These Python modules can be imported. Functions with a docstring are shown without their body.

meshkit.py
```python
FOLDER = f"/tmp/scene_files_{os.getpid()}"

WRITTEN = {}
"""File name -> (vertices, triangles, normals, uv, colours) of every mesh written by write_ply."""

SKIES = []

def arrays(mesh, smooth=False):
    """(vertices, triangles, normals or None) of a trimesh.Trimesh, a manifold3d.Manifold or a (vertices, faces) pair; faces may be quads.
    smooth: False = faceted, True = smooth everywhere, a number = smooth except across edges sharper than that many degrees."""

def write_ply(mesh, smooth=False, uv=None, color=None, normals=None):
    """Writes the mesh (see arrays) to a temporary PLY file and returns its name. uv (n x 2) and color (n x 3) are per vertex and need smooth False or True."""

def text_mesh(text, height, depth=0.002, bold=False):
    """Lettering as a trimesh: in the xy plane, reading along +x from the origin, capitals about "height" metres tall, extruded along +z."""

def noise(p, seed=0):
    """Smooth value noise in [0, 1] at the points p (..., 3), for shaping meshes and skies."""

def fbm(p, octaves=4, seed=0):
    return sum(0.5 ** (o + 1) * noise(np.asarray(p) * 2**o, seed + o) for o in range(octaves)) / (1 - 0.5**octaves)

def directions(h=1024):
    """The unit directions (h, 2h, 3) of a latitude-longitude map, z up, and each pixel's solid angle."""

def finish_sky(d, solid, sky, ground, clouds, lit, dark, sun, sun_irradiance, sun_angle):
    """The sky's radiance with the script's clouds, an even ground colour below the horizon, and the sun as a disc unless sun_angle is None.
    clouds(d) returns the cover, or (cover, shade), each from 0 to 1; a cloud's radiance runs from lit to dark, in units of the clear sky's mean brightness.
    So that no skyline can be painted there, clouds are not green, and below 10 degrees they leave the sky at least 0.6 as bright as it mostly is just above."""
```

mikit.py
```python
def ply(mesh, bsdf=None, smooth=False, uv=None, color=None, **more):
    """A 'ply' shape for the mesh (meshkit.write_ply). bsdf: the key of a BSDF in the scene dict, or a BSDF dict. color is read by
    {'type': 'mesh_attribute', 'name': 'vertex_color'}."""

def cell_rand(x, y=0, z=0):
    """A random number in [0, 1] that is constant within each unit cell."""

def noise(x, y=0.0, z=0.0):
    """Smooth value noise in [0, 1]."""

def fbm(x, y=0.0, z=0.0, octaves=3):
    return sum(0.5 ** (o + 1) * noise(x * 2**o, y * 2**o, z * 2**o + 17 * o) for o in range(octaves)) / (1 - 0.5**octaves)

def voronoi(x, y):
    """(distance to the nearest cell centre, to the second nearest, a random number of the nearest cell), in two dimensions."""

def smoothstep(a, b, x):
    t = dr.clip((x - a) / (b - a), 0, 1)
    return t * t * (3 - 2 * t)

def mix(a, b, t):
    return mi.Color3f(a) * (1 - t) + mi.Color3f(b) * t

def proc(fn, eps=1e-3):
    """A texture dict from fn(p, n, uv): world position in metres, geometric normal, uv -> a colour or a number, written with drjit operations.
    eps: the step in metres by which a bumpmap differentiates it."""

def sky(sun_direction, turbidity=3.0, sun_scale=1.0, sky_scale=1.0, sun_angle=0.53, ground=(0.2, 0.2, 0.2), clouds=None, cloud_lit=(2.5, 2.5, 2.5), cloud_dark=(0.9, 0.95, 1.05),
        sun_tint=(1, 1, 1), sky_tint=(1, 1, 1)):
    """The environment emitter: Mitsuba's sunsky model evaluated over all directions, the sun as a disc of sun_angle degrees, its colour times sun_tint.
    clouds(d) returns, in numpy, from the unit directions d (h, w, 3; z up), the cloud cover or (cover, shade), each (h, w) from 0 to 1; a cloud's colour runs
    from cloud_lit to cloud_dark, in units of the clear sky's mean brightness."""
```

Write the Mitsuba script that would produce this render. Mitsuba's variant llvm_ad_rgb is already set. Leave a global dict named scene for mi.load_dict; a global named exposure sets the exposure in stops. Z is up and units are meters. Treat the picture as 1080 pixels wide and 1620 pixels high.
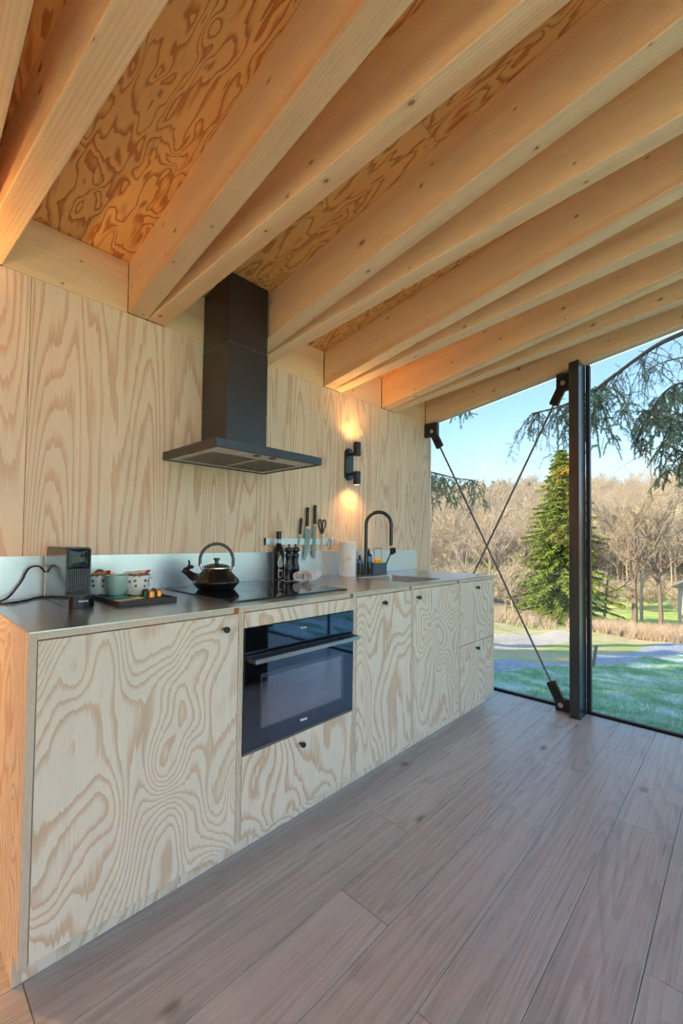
import math, random
import numpy as np, trimesh, drjit as dr, mitsuba as mi, mikit, meshkit
from mikit import proc, noise, fbm, smoothstep, mix, cell_rand, voronoi
from shapely.geometry import Polygon, Point, box as sbox
from shapely import affinity

T = mi.ScalarTransform4f
scene, labels = {}, {}
A = np.array

# ------------------------------------------------------------------ camera, sky, exposure
CAM = A([-0.25592, -2.06914, 1.17554])
R_ = A([0.68189, -0.73136, 0.01182]); U_ = A([-0.02901, -0.01089, 0.99952]); F_ = A([0.73088, 0.68190, 0.02864])
M = np.eye(4); M[:3, 0] = -R_; M[:3, 1] = U_; M[:3, 2] = F_; M[:3, 3] = CAM
scene['camera'] = {'type': 'perspective', 'fov': math.degrees(2 * math.atan(540 / 677.43)), 'fov_axis': 'x', 'near_clip': 0.02, 'far_clip': 2000.0,
                   'principal_point_offset_x': -5.17 / 1080, 'principal_point_offset_y': -24.02 / 1620, 'to_world': T(M.tolist())}
SUN = A([-0.84, 0.42, 0.36])
scene['sky'] = mikit.sky(SUN, turbidity=2.6, sun_scale=0.72, sky_scale=1.6, ground=(0.16, 0.15, 0.12), sky_tint=(.97, 1.0, 1.05), sun_tint=(0.92, 1.0, 1.18))
exposure = 3.92
LAMP = 36.0
PEND = 1.7

# ------------------------------------------------------------------ helpers
def key(name, parent=None):
    b = f'{parent}__{name}' if parent else name
    if b not in scene and b not in labels: return b
    i = 1
    while f'{b}_{i:03d}' in scene or f'{b}_{i:03d}' in labels: i += 1
    return f'{b}_{i:03d}'
def tag(k, label=None, cat=None, group=None, kind=None):
    d = labels.setdefault(k, {})
    for n, v in (('label', label), ('category', cat), ('group', group), ('kind', kind)):
        if v: d[n] = v
    return k
def thing(name, label, cat, group=None):
    return tag(key(name), label, cat, group)
def put(name, mesh, bsdf, parent=None, smooth=False, uv=None, label=None, cat=None, group=None, kind=None, mat=None, **kw):
    k = key(name, parent)
    if isinstance(mesh, dict): scene[k] = dict(mesh)
    else: scene[k] = mikit.ply(mesh, bsdf, smooth=smooth, uv=uv, **kw)
    if mat is not None: scene[k]['to_world'] = mat
    if label or cat or group or kind: tag(k, label, cat, group, kind)
    return k
def TM(v, f): return trimesh.Trimesh(v, f, process=False)
def cat_(ms): return trimesh.util.concatenate(ms)
def bx(x0, x1, y0, y1, z0, z1, c=0.0):
    """box with chamfered edges"""
    x0, x1 = min(x0, x1), max(x0, x1); y0, y1 = min(y0, y1), max(y0, y1); z0, z1 = min(z0, z1), max(z0, z1)
    if c <= 0:
        m = trimesh.creation.box(bounds=[[x0, y0, z0], [x1, y1, z1]]); return m
    P = []
    for x, sx in ((x0, 1), (x1, -1)):
        for y, sy in ((y0, 1), (y1, -1)):
            for z, sz in ((z0, 1), (z1, -1)):
                P += [(x, y + sy * c, z + sz * c), (x + sx * c, y, z + sz * c), (x + sx * c, y + sy * c, z)]
    return trimesh.convex.convex_hull(A(P))
def grain(mesh, axis=2, thick=None, off=(0.0, 0.0), fn=None):
    """unmerged faces with uv = (across the grain, along it); end grain and sheet edges are sent to v > 1000. fn moves the vertices afterwards."""
    V = np.asarray(mesh.vertices)[mesh.faces].reshape(-1, 3); Fc = np.arange(len(V)).reshape(-1, 3)
    n = np.abs(np.asarray(mesh.face_normals)); a = np.repeat(n.argmax(1), 3)
    uv = np.zeros((len(V), 2))
    for k in range(3):
        s = a == k
        if k == axis:
            o = [i for i in range(3) if i != axis]
            if thick is not None: uv[s] = np.stack([V[s, thick], 1000 + V[s, [i for i in o if i != thick][0]]], 1)
            else: uv[s] = np.stack([V[s, o[0]] + 300, 600 + V[s, o[1]]], 1)
        else:
            o = 3 - k - axis
            if thick is not None and k != thick: uv[s] = np.stack([V[s, thick], 1000 + V[s, axis]], 1)
            else: uv[s] = np.stack([V[s, o] + k * 7.3 + off[0], V[s, axis] + off[1]], 1)
    if fn is not None: V = fn(V)
    return dict(mesh=TM(V, Fc), uv=uv)
_pid = [0]
def toff():
    _pid[0] += 1
    r = random.Random(_pid[0] * 77 + 5)
    return (r.random() * 50, 20 + 40 * (_pid[0] % 14) + r.random() * 4)
def wood(name, mesh, bsdf, axis=2, thick=None, parent=None, fn=None, off=None, **kw):
    g = grain(mesh, axis, thick, off or toff(), fn)
    return put(name, g['mesh'], bsdf, parent, uv=g['uv'], **kw)
def lathe(prof, n=40, at=(0, 0, 0)):
    m = trimesh.creation.revolve(A(prof, float), sections=n); m.apply_translation(at); return m
def cyl(p0, p1, r, n=24, c=0.0):
    p0, p1 = A(p0, float), A(p1, float); L = np.linalg.norm(p1 - p0)
    c = min(c, r * .5, L * .4)
    prof = [(0, 0), (r - c, 0), (r, c), (r, L - c), (r - c, L), (0, L)] if c > 0 else [(0, 0), (r, 0), (r, L), (0, L)]
    m = trimesh.creation.revolve(A(prof), sections=n)
    m.apply_transform(trimesh.geometry.align_vectors([0, 0, 1], (p1 - p0) / L)); m.apply_translation(p0); return m
def tube(P, r, n=10, caps=True):
    P = A(P, float); k = len(P); r = np.broadcast_to(A(r, float), (k,))
    t = np.gradient(P, axis=0); t /= np.linalg.norm(t, axis=1, keepdims=True) + 1e-12
    ref = A([0.31, 0.17, 0.93]) if abs(t[0] @ A([0.31, 0.17, 0.93])) < .9 else A([1.0, 0, 0])
    x = np.cross(t[0], ref); x /= np.linalg.norm(x); X = [x]
    for i in range(1, k):
        x = X[-1] - t[i] * (X[-1] @ t[i]); X.append(x / (np.linalg.norm(x) + 1e-12))
    X = A(X); Y = np.cross(t, X); a = np.arange(n) * 2 * np.pi / n
    V = (P[:, None] + r[:, None, None] * (np.cos(a)[None, :, None] * X[:, None] + np.sin(a)[None, :, None] * Y[:, None])).reshape(-1, 3)
    i, j = np.meshgrid(np.arange(k - 1), np.arange(n), indexing='ij'); b = i * n + j; c = i * n + (j + 1) % n
    Fc = np.concatenate([np.stack([b, c, c + n], -1).reshape(-1, 3), np.stack([b, c + n, b + n], -1).reshape(-1, 3)])
    if caps:
        V = np.vstack([V, P[:1], P[-1:]]); m = k * n; q = np.arange(n)
        Fc = np.vstack([Fc, np.stack([(q + 1) % n, q, q * 0 + m], 1), np.stack([q + (k - 1) * n, (q + 1) % n + (k - 1) * n, q * 0 + m + 1], 1)])
    return TM(V, Fc)
def spline(P, n=8):
    P = A(P, float); Q = np.vstack([2 * P[0] - P[1], P, 2 * P[-1] - P[-2]]); out = []
    for i in range(1, len(Q) - 2):
        for t in np.arange(n) / n:
            a, b, c, d = Q[i - 1:i + 3]
            out.append(.5 * (2 * b + (c - a) * t + (2 * a - 5 * b + 4 * c - d) * t * t + (3 * b - 3 * c + d - a) * t ** 3))
    return A(out + [P[-1]])
def slab(poly, z0, z1):
    m = trimesh.creation.extrude_polygon(poly, z1 - z0, engine='earcut'); m.apply_translation([0, 0, z0]); return m
def rrect(x0, x1, y0, y1, r, q=6): return sbox(x0 + r, y0 + r, x1 - r, y1 - r).buffer(r, quad_segs=q)
def frame(o, ex, ey, ez):
    m = np.eye(4); m[:3, 0], m[:3, 1], m[:3, 2], m[:3, 3] = ex, ey, ez, o; return m
def moved(m, mat): m = m.copy(); m.apply_transform(mat); return m
def rotz(a, o=(0, 0, 0)):
    m = np.eye(4); c, s = math.cos(a), math.sin(a); m[:2, :2] = [[c, -s], [s, c]]; m[:3, 3] = o; return m

# ------------------------------------------------------------------ materials
def lin(*c):
    c = A(c, float) / 255; return tuple(float(x) for x in np.where(c < .04045, c / 12.92, ((c + .055) / 1.055) ** 2.4))
def bsdf(name, color, rough=.5, spec=.5, two=True, **kw):
    c = color if isinstance(color, dict) else {'type': 'rgb', 'value': list(color)}
    d = {'type': 'principled', 'base_color': c, 'roughness': rough, 'specular': spec, **kw}
    scene[name] = {'type': 'twosided', 'b': d} if two else d
    return name
def sc_(c, k): return tuple(float(x) * k for x in c)
def edge_stripes(u, v):
    t = u / .0031; t = t - dr.floor(t)
    return smoothstep(.38, .5, t) * (1 - smoothstep(.88, 1., t)) * (.6 + .4 * noise(u * 900, v * 40))
def ply_tex(su, sv, N, light, dark, amt=.85, warp=.5, jit=.28, fib=.30, lo=.40):
    def fn(p, n, uv):
        u, v = uv.x, uv.y; k = dr.floor(v / 40)
        a, b = u * su, v * sv
        w = fbm(a * 1.7 + 3, b * 1.7 + 5, k, 2)
        h = fbm(a + warp * w, b + warp * w, k * 3.1, 2) * N + noise(u * 26, v * 6) * jit + noise(u * 170, v * 9) * fib
        t = h - dr.floor(h)
        band = smoothstep(lo, .86, t) * (1 - smoothstep(.93, 1., t))
        soft = noise(u * 60, v * 2.2) * .5 + noise(u * 420, v * 14) * .5
        tone = (.90 + .14 * noise(u * 2.2, v * .9, k + 9)) * (.95 + .1 * soft)
        c = mix(light, dark, band * amt * (.7 + .3 * noise(u * 3, v * 2, k + 4))) * tone
        e = mix(sc_(light, .92), sc_(dark, .72), edge_stripes(u, v) * .9)
        return dr.select(v > 900, e, c)
    return proc(fn)
PL, PD = lin(228, 208, 172), lin(188, 146, 100)
bsdf('wall_ply', ply_tex(5.5, .42, 23, lin(236, 208, 176), lin(204, 152, 112), .66, .35, .2, .25, .45), .5, .35)
bsdf('door_ply', ply_tex(3.3, 1.75, 24, lin(226, 211, 192), lin(194, 156, 120), .74, .9, .16, .22, .46), .5, .35)
bsdf('roof_ply', ply_tex(15, 4.6, 8, lin(236, 186, 116), lin(184, 102, 45), .9, .8, .7, .3, .45), .5, .3)
def spruce_tex(light, dark):
    def fn(p, n, uv):
        u, v = uv.x, uv.y; k = dr.floor(v / 40)
        bend = noise(u * 3, v * .5, k) * .05 + noise(u * 9, v * 1.3, k) * .012
        h = (u + bend) * 85 + noise(u * 5, v * .3, k) * 3
        t = h - dr.floor(h); line = smoothstep(.35, .9, t) * (1 - smoothstep(.92, 1., t))
        broad = noise((u + bend) * 16, v * .22, k + 2)
        c = mix(light, dark, line * .20 + smoothstep(.35, .9, broad) * .42)
        cu, cv = u / .075, v / .34
        iu, iv = dr.floor(cu), dr.floor(cv); r1, r2, r3, r4 = (cell_rand(iu, iv, k * 7 + q) for q in range(4))
        du = (cu - iu - (.2 + .6 * r1)) * .075; dv = (cv - iv - (.15 + .7 * r2)) * .34
        size = .0035 + .0085 * r4 * r4 * r4
        d = dr.sqrt(du * du + dv * dv * (.3 + .5 * r1)) / size + .25 * noise(u * 400, v * 300)
        kn = (1 - smoothstep(.7, 1.15, d)) * dr.select(r3 < .34, 1., 0.)
        halo = (1 - smoothstep(.9, 2.6, d)) * dr.select(r3 < .34, 1., 0.)
        c = mix(c, sc_(dark, .8), halo * .35)
        c = mix(c, lin(132, 78, 46), kn * (.4 + .5 * r2))
        c = c * (.95 + .1 * noise(u * 300, v * 9)) * (.93 + .14 * cell_rand(k, 3, 1))
        e = mix(sc_(light, .8), sc_(dark, .8), noise(u * 260, v * 30))
        return dr.select(v > 560, e, c)
    return proc(fn)
bsdf('spruce', spruce_tex(lin(242, 208, 162), lin(209, 150, 93)), .55, .3)
def oak(p, n, uv):
    u, v = uv.x, uv.y; k = dr.floor(v / 40); r = cell_rand(k, 5, dr.floor(u * .4))
    bend = noise(u * 4, v * .7, k) * .05
    h = fbm(u * 7 + bend * 20, v * .55, k, 2) * 11 + noise(u * 70, v * 3) * .3
    t = h - dr.floor(h); cath = smoothstep(.4, .9, t) * (1 - smoothstep(.93, 1., t))
    pore = smoothstep(.62, .95, noise(u * 420, v * 9)) 
    fine = noise(u * 120, v * 1.6, k)
    c = mix(lin(195, 192, 188), lin(153, 150, 146), cath * .26 + fine * .35)
    c = c * (1 - .2 * pore) * (.9 + .18 * cell_rand(k, 9, 4))
    cu, cv = u / .19, v / .9; iu, iv = dr.floor(cu), dr.floor(cv)
    du = (cu - iu - .5) * .19 - (cell_rand(iu, iv, k) - .5) * .1; dv = (cv - iv - .5) * .9 - (cell_rand(iu, iv, k + 3) - .5) * .5
    d = dr.sqrt(du * du + dv * dv * .35) + .012 * noise(u * 60, v * 40)
    kn = (1 - smoothstep(.006, .034, d)) * dr.select(cell_rand(iu, iv, k + 8) < .35, 1., 0.)
    return mix(c, lin(88, 68, 58), kn * .7)
bsdf('oak', proc(oak), .30, .6)
def brushed(c, a):
    def fn(p, n, uv):
        s = noise(p.x * 3 + p.z * 500, p.y * 520 + p.z * 3, 1) * .5 + fbm(p.x * 9, p.y * 9, p.z * 9, 3) * .5
        return mi.Color3f(c) * (1 - a + 2 * a * s)
    return proc(fn)
bsdf('steel_top', brushed(lin(196, 190, 184), .07), .24, .5, metallic=1.0, anisotropic=.3)
bsdf('steel_splash', brushed(lin(226, 229, 230), .06), .42, .5, metallic=1.0)
bsdf('steel', lin(200, 200, 200), .25, .5, metallic=1.0)
bsdf('steel_bright', lin(214, 216, 218), .12, .5, metallic=1.0)
bsdf('blade', lin(150, 160, 172), .22, .5, metallic=1.0)
bsdf('black_metal', lin(34, 35, 37), .42, .5)
bsdf('hood_black', lin(20, 21, 24), .34, .9)
def postfn(p, n, uv): return mix(lin(24, 26, 30), lin(46, 50, 56), fbm(p.x * 30 + p.y * 30, p.z * 6, 1, 3))
bsdf('post_black', proc(postfn), .26, .9)
bsdf('black_glass', (.006, .007, .009), .03, .6, clearcoat=.6, clearcoat_gloss=1.0)
bsdf('oven_window', lin(172, 180, 194), .03, .5, metallic=1.0)
bsdf('oven_border', lin(120, 128, 142), .04, .5, metallic=.8)
bsdf('black_gloss', (.007, .007, .008), .08, .45, clearcoat=.15, clearcoat_gloss=1.0)
bsdf('machine_black', (.007, .007, .008), .12, .22)
bsdf('oven_glass', (.15, .19, .26), .02, .5, metallic=1.0)
bsdf('black_plastic', lin(26, 27, 29), .35, .5)
bsdf('dark_handle', lin(30, 32, 36), .3, .5)
bsdf('tray_slate', lin(44, 46, 50), .45, .4)
bsdf('white_print', lin(225, 228, 230), .5, .3)
bsdf('dark_recess', lin(30, 22, 16), .7, .2)
bsdf('warm_recess', lin(190, 120, 70), .6, .2)
bsdf('filter', lin(196, 190, 182), .4, .5, metallic=.35)
bsdf('ceramic_green', lin(160, 190, 172), .18, .5, clearcoat=.6, clearcoat_gloss=.9)
def enamel(p, n, uv):
    d1, d2, r = voronoi(uv.x * 46, uv.y * 46)
    s = (1 - smoothstep(.27, .33, d1 + .08 * noise(uv.x * 260, uv.y * 260))) * dr.select(r < .72, 1., 0.)
    c = dr.select(r < .2, mi.Color3f(lin(60, 80, 120)), dr.select(r < .36, mi.Color3f(lin(196, 84, 60)), dr.select(r < .55, mi.Color3f(lin(84, 120, 84)), mi.Color3f(lin(70, 58, 60)))))
    return mix(lin(226, 226, 220), c, s)
bsdf('enamel', proc(enamel), .2, .5, clearcoat=.5, clearcoat_gloss=.9)
bsdf('enamel_white', lin(226, 226, 220), .2, .5)
bsdf('tea', lin(60, 34, 18), .2, .5)
bsdf('sachet', lin(222, 212, 200), .4, .4)
bsdf('sachet_red', lin(176, 48, 36), .4, .4)
bsdf('sachet_ochre', lin(196, 140, 84), .4, .4)
bsdf('capsule_gold', lin(214, 150, 84), .25, .5, metallic=.8)
bsdf('capsule_green', lin(28, 96, 78), .25, .5, metallic=.6)
bsdf('capsule_brown', lin(150, 108, 90), .25, .5, metallic=.6)
bsdf('card_teal', lin(60, 178, 164), .45, .4)
bsdf('card_blue', lin(40, 140, 160), .45, .4)
bsdf('card_yellow', lin(226, 190, 92), .45, .4)
bsdf('card_orange', lin(214, 166, 104), .45, .4)
def quilt(p, n, uv):
    return mix(lin(236, 228, 220), lin(214, 205, 196), smoothstep(.55, .8, fbm(p.x * 40, p.y * 40, p.z * 40, 2)))
bsdf('paper', proc(quilt), .9, .1)
def cloth(p, n, uv):
    s = uv.y * 26; s = s - dr.floor(s); w = noise(p.x * 900, p.y * 900, p.z * 900)
    return mix(lin(228, 222, 218), lin(104, 82, 84), smoothstep(.58, .62, s) * (1 - smoothstep(.90, .94, s))) * (.85 + .2 * w)
bsdf('cloth', proc(cloth), .9, .1, sheen=.5)
bsdf('kettle_handle', lin(84, 87, 92), .35, .5)
bsdf('label_paper', lin(200, 206, 210), .6, .2)
bsdf('soap_blue', lin(84, 120, 158), .35, .5)
bsdf('caddy_blue', lin(60, 88, 104), .4, .4)
bsdf('sponge', lin(236, 184, 70), .95, .05)
bsdf('bristle', lin(40, 42, 46), .8, .2)
bsdf('mill_wood', lin(24, 22, 24), .22, .5, clearcoat=.5, clearcoat_gloss=.8)
bsdf('faucet_gun', lin(66, 66, 70), .28, .5, metallic=.85)
bsdf('rod_steel', lin(120, 116, 114), .38, .5, metallic=.7)
scene['pane'] = {'type': 'thindielectric', 'int_ior': 1.5}
scene['solar_glass'] = {'type': 'thindielectric', 'int_ior': 1.5, 'specular_transmittance': {'type': 'rgb', 'value': [.46, .48, .48]}}
scene['clear_plastic'] = {'type': 'thindielectric', 'int_ior': 1.45}
bsdf('bulb_off', (1, 1, 1), .5, .2)
# outdoors
def ground_tex(p, n, uv):
    dx, dy = p.x + .256, p.y + 2.07; r = dr.sqrt(dx * dx + dy * dy); az = dr.atan2(dy, dx) * 57.3
    f = fbm(p.x * .9, p.y * .9, 0, 4); g = noise(p.x * 9, p.y * 9); w = (fbm(p.x * .5, p.y * .5, 3, 2) - .5)
    s = p.y + .13 * (p.x - 7.35) - 1.17 + .5 * w        # across the path, which leads away from the cabin
    fr = fbm(p.x * 3.1, p.y * 3.1, 1, 3); frost = mix(lin(112, 168, 122), lin(222, 234, 222), smoothstep(.32, .66, .35 * f + .65 * fr))
    gravel = mix(lin(144, 150, 160), lin(184, 188, 196), noise(p.x * 14, p.y * 14))
    dry = mix(lin(196, 180, 140), lin(168, 176, 112), smoothstep(.4, .62, f))
    road = mix(lin(186, 174, 162), lin(204, 194, 184), g)
    field = mix(lin(160, 184, 104), lin(196, 196, 132), smoothstep(.35, .7, f))
    litter = mix(lin(182, 164, 140), lin(150, 134, 112), f)
    c = mix(frost, gravel, smoothstep(-.08, .08, s))
    c = mix(c, dry, smoothstep(.95, 1.25, s))
    side = smoothstep(13.5, 16., az)
    c = mix(c, road, smoothstep(2.9, 3.2, s) * (1 - smoothstep(5.0, 5.4, s)) * side)
    c = mix(c, road, smoothstep(30, 31, r + w) * (1 - smoothstep(35, 36, r + w)) * smoothstep(21.5, 22.5, az))
    c = mix(c, mix(field, litter, side), smoothstep(31, 34, r + w))
    c = mix(c, field, smoothstep(74, 77, r + w) * (1 - smoothstep(86, 89, r)) * smoothstep(22, 25, az))
    return mix(c, litter, smoothstep(62, 68, r + 4 * w) * (1 - side))
bsdf('ground', proc(ground_tex), .95, .1)
bsdf('grass_blade', lin(168, 210, 160), .8, .2)
bsdf('grass_frost', lin(222, 236, 222), .85, .2)
bsdf('dry_grass', lin(214, 190, 164), .9, .1)
bsdf('bark_pale', lin(204, 188, 174), .9, .1)
bsdf('bark_grey', lin(150, 134, 122), .9, .1)
bsdf('bark_tan', lin(194, 178, 154), .9, .1)
bsdf('bark_dark', lin(62, 58, 60), .9, .1)
def needles(a, b):
    def fn(p, n, uv): return mix(a, b, fbm(p.x * 2.1, p.y * 2.1, p.z * 2.1, 3))
    return proc(fn)
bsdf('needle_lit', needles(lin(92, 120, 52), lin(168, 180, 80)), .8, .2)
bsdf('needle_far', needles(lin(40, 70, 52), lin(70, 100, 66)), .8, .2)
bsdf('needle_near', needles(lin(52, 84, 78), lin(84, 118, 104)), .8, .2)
bsdf('fence_wood', lin(150, 140, 128), .9, .1)
bsdf('plaster', lin(214, 206, 200), .9, .1)
bsdf('roof_grey', lin(176, 164, 156), .9, .1)
bsdf('far_glass', lin(70, 80, 92), .1, .5)
bsdf('bench_wood', lin(58, 46, 42), .4, .4)

# ------------------------------------------------------------------ setting: floor
D, H, ZP = -.735, .929, .087          # cabinet front plane, worktop height, plinth height
XF, YR, XL = 3.088, -4.25, -2.9       # glazing plane, rear glazing, left wall
ZW, ZR, S = 2.208, 2.448, .165        # wall top, ceiling at the wall, roof slope
put('floor', bx(XL, 3.10, YR - .05, .0, -.14, -.0145), 'dark_recess', kind='structure', label='wide greyish oak plank floor')
JOINT = {0: [-1.876, .024, 1.92], 1: [-2.58, -.684, 1.216], 2: [-1.08, .823, 2.725], 3: [-1.6, .3, 2.2], 4: [-1.2, .684, 2.577], 5: [-1.9, .005, 1.905], 6: [-.7, 1.2]}
rf = random.Random(4)
for k in range(-3, 18):
    y1 = -.668 - .1977 * k; y0 = y1 - .1977
    if k == -3: y1 = -.002
    y0 = max(y0, YR - .04)
    j = JOINT.get(k) or [XL + rf.uniform(.3, 1.8) + 1.9 * q for q in range(4)]
    xs = [XL] + [x for x in j if XL + .1 < x < 2.98] + [3.058]
    for a, b in zip(xs[:-1], xs[1:]):
        wood('plank', bx(a + .0008, b - .0008, y0 + .0008, y1 - .0008, -.0145, 0, .0012), 'oak', axis=0, parent='floor')

# walls
put('wall_back', bx(XL - .2, 3.10, .0125, .22, -.3, ZR + .3), 'dark_recess', kind='structure', label='pale pine plywood kitchen wall')
for a, b in ((XL, -2.077), (-2.077, -.982), (-.982, .113), (.113, 1.208), (1.208, 2.303), (2.303, 3.100)):
    wood('panel', bx(a + .0007, b - .0007, 0, .0125, 0, ZW, .001), 'wall_ply', axis=2, thick=1, parent='wall_back')
put('wall_left', bx(XL - .2, XL - .0125, YR - .2, .0125, -.3, 3.4), 'dark_recess', kind='structure', label='plywood end wall')
for k in range(4):
    wood('panel', bx(XL - .0125, XL, YR + k * 1.0625 + .0007, YR + (k + 1) * 1.0625 - .0007, 0, 3.2, .001), 'wall_ply', axis=2, thick=0, parent='wall_left')

# ceiling: sheathing panels on top of the rafters
def roof(V): V = V.copy(); V[:, 2] += ZR - S * V[:, 1]; return V
put('ceiling', TM(roof(A(bx(XL - .2, 3.6, YR - .6, .22, .0185, .16).vertices)), bx(XL - .2, 3.6, YR - .6, .22, .0185, .16).faces), 'dark_recess', kind='structure', label='orange pine plywood roof boarding above the beams')
cx = [XL - .2, -2.0, -.74, -.109, .521, 1.151, 1.781, 2.411, 3.09]
for a, b in zip(cx[:-1], cx[1:]):
    for c, d in ((.02, -1.25), (-1.25, -2.5), (-2.5, YR - .6)):
        wood('panel', bx(a + .0006, b - .0006, c - .0006, d + .0006, 0, .0185, .001), 'roof_ply', axis=1, thick=2, parent='ceiling', fn=roof)

# rafters: even ones at right angles to the wall, odd ones splayed
def rafter(x0, w, k, name_label):
    L = 4.75
    def fn(V):
        V = V.copy(); l = V[:, 1].copy()
        V[:, 0] += x0 + k * l; V[:, 1] = -l; V[:, 2] += ZW + S * l
        return V
    m = bx(0, w, 0, L, 0, ZR - ZW - .0005, .004)
    g = grain(m, 1, None, toff(), fn)
    g['mesh'].invert()
    return put('ceiling_beam', g['mesh'], 'spruce', uv=g['uv'], label=name_label, cat='beam', group='rafters under the roof')
NM = {-5: 'outermost left of view', -1: 'left of the pale beam at the upper left corner', 0: 'ending on the wall left of the cooker hood', 1: 'directly right of the cooker hood chimney',
      2: 'ending on the wall above the gap between hood and wall lamp', 3: 'lit warm by the wall lamp, second straight beam from the window', 4: 'running along the top of the glass wall above the steel post'}
NO = {-1: 'splayed pale beam nearest the upper left corner of the photo', 0: 'splayed pine beam that starts on the wall just left of the hood chimney', 1: 'splayed pine beam second to the right of the hood chimney',
      2: 'splayed pine beam touching the straight one above the wall lamp', 3: 'splayed pine beam next to the one over the window'}
for k in range(-5, 5):
    x = .477 + .63 * k
    rafter(x, .088, 0.0, f'straight pine ceiling beam {NM[k]}' if k in NM else 'straight pine ceiling beam in the row towards the left end of the room')
    if k < 4: rafter(x + .0885, .084, .115, NO.get(k, 'splayed pine ceiling beam in the row towards the left end of the room'))
# blocking boards between the rafters on the wall
for k in range(-5, 5):
    a = .477 + .63 * k + .173 if k > -5 else XL; b = .477 + .63 * (k + 1)
    if k == 4: continue
    wood('rim_board', bx(a + .0005, b - .0005, .001, .04, ZW + .0008, ZR - .004, .001), 'spruce', axis=0, parent='wall_back')
wood('rim_board', bx(3.0855, 3.2, .001, .04, ZW + .0008, ZR - .004, .001), 'spruce', axis=0, parent='wall_back')

# glass wall on the right (window_1) and rear glazing (window_2)
tag('window_1', 'floor to ceiling glass wall with thin black channel', kind='structure')
def glass(x0, x1, y0, y1, hz):  # a vertical sheet; hz(y) gives its top
    P = A([(x0, y0, 0.012), (x1, y1, 0.012), (x1, y1, hz(y1)), (x0, y0, hz(y0))]); return TM(P, A([[0, 1, 2], [0, 2, 3]]))
top = lambda y: ZW - S * y - .002
for a, b in ((-.004, -1.2735), (-1.2775, -2.76), (-2.764, YR)):
    put('pane', glass(XF + .004, XF + .004, a, b, top), 'solar_glass', 'window_1')
put('channel', bx(XF - .012, XF + .02, .0, YR, -.012, .012, .001), 'black_metal', 'window_1')
for x, y, w in ((3.0715, -1.2755, .0125), (XF - .004, -2.762, .010)):
    put('glazing_joint', bx(x, XF + .022, y - w, y + w, .012, ZW - S * y, .001), 'black_metal', 'window_1')
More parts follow.
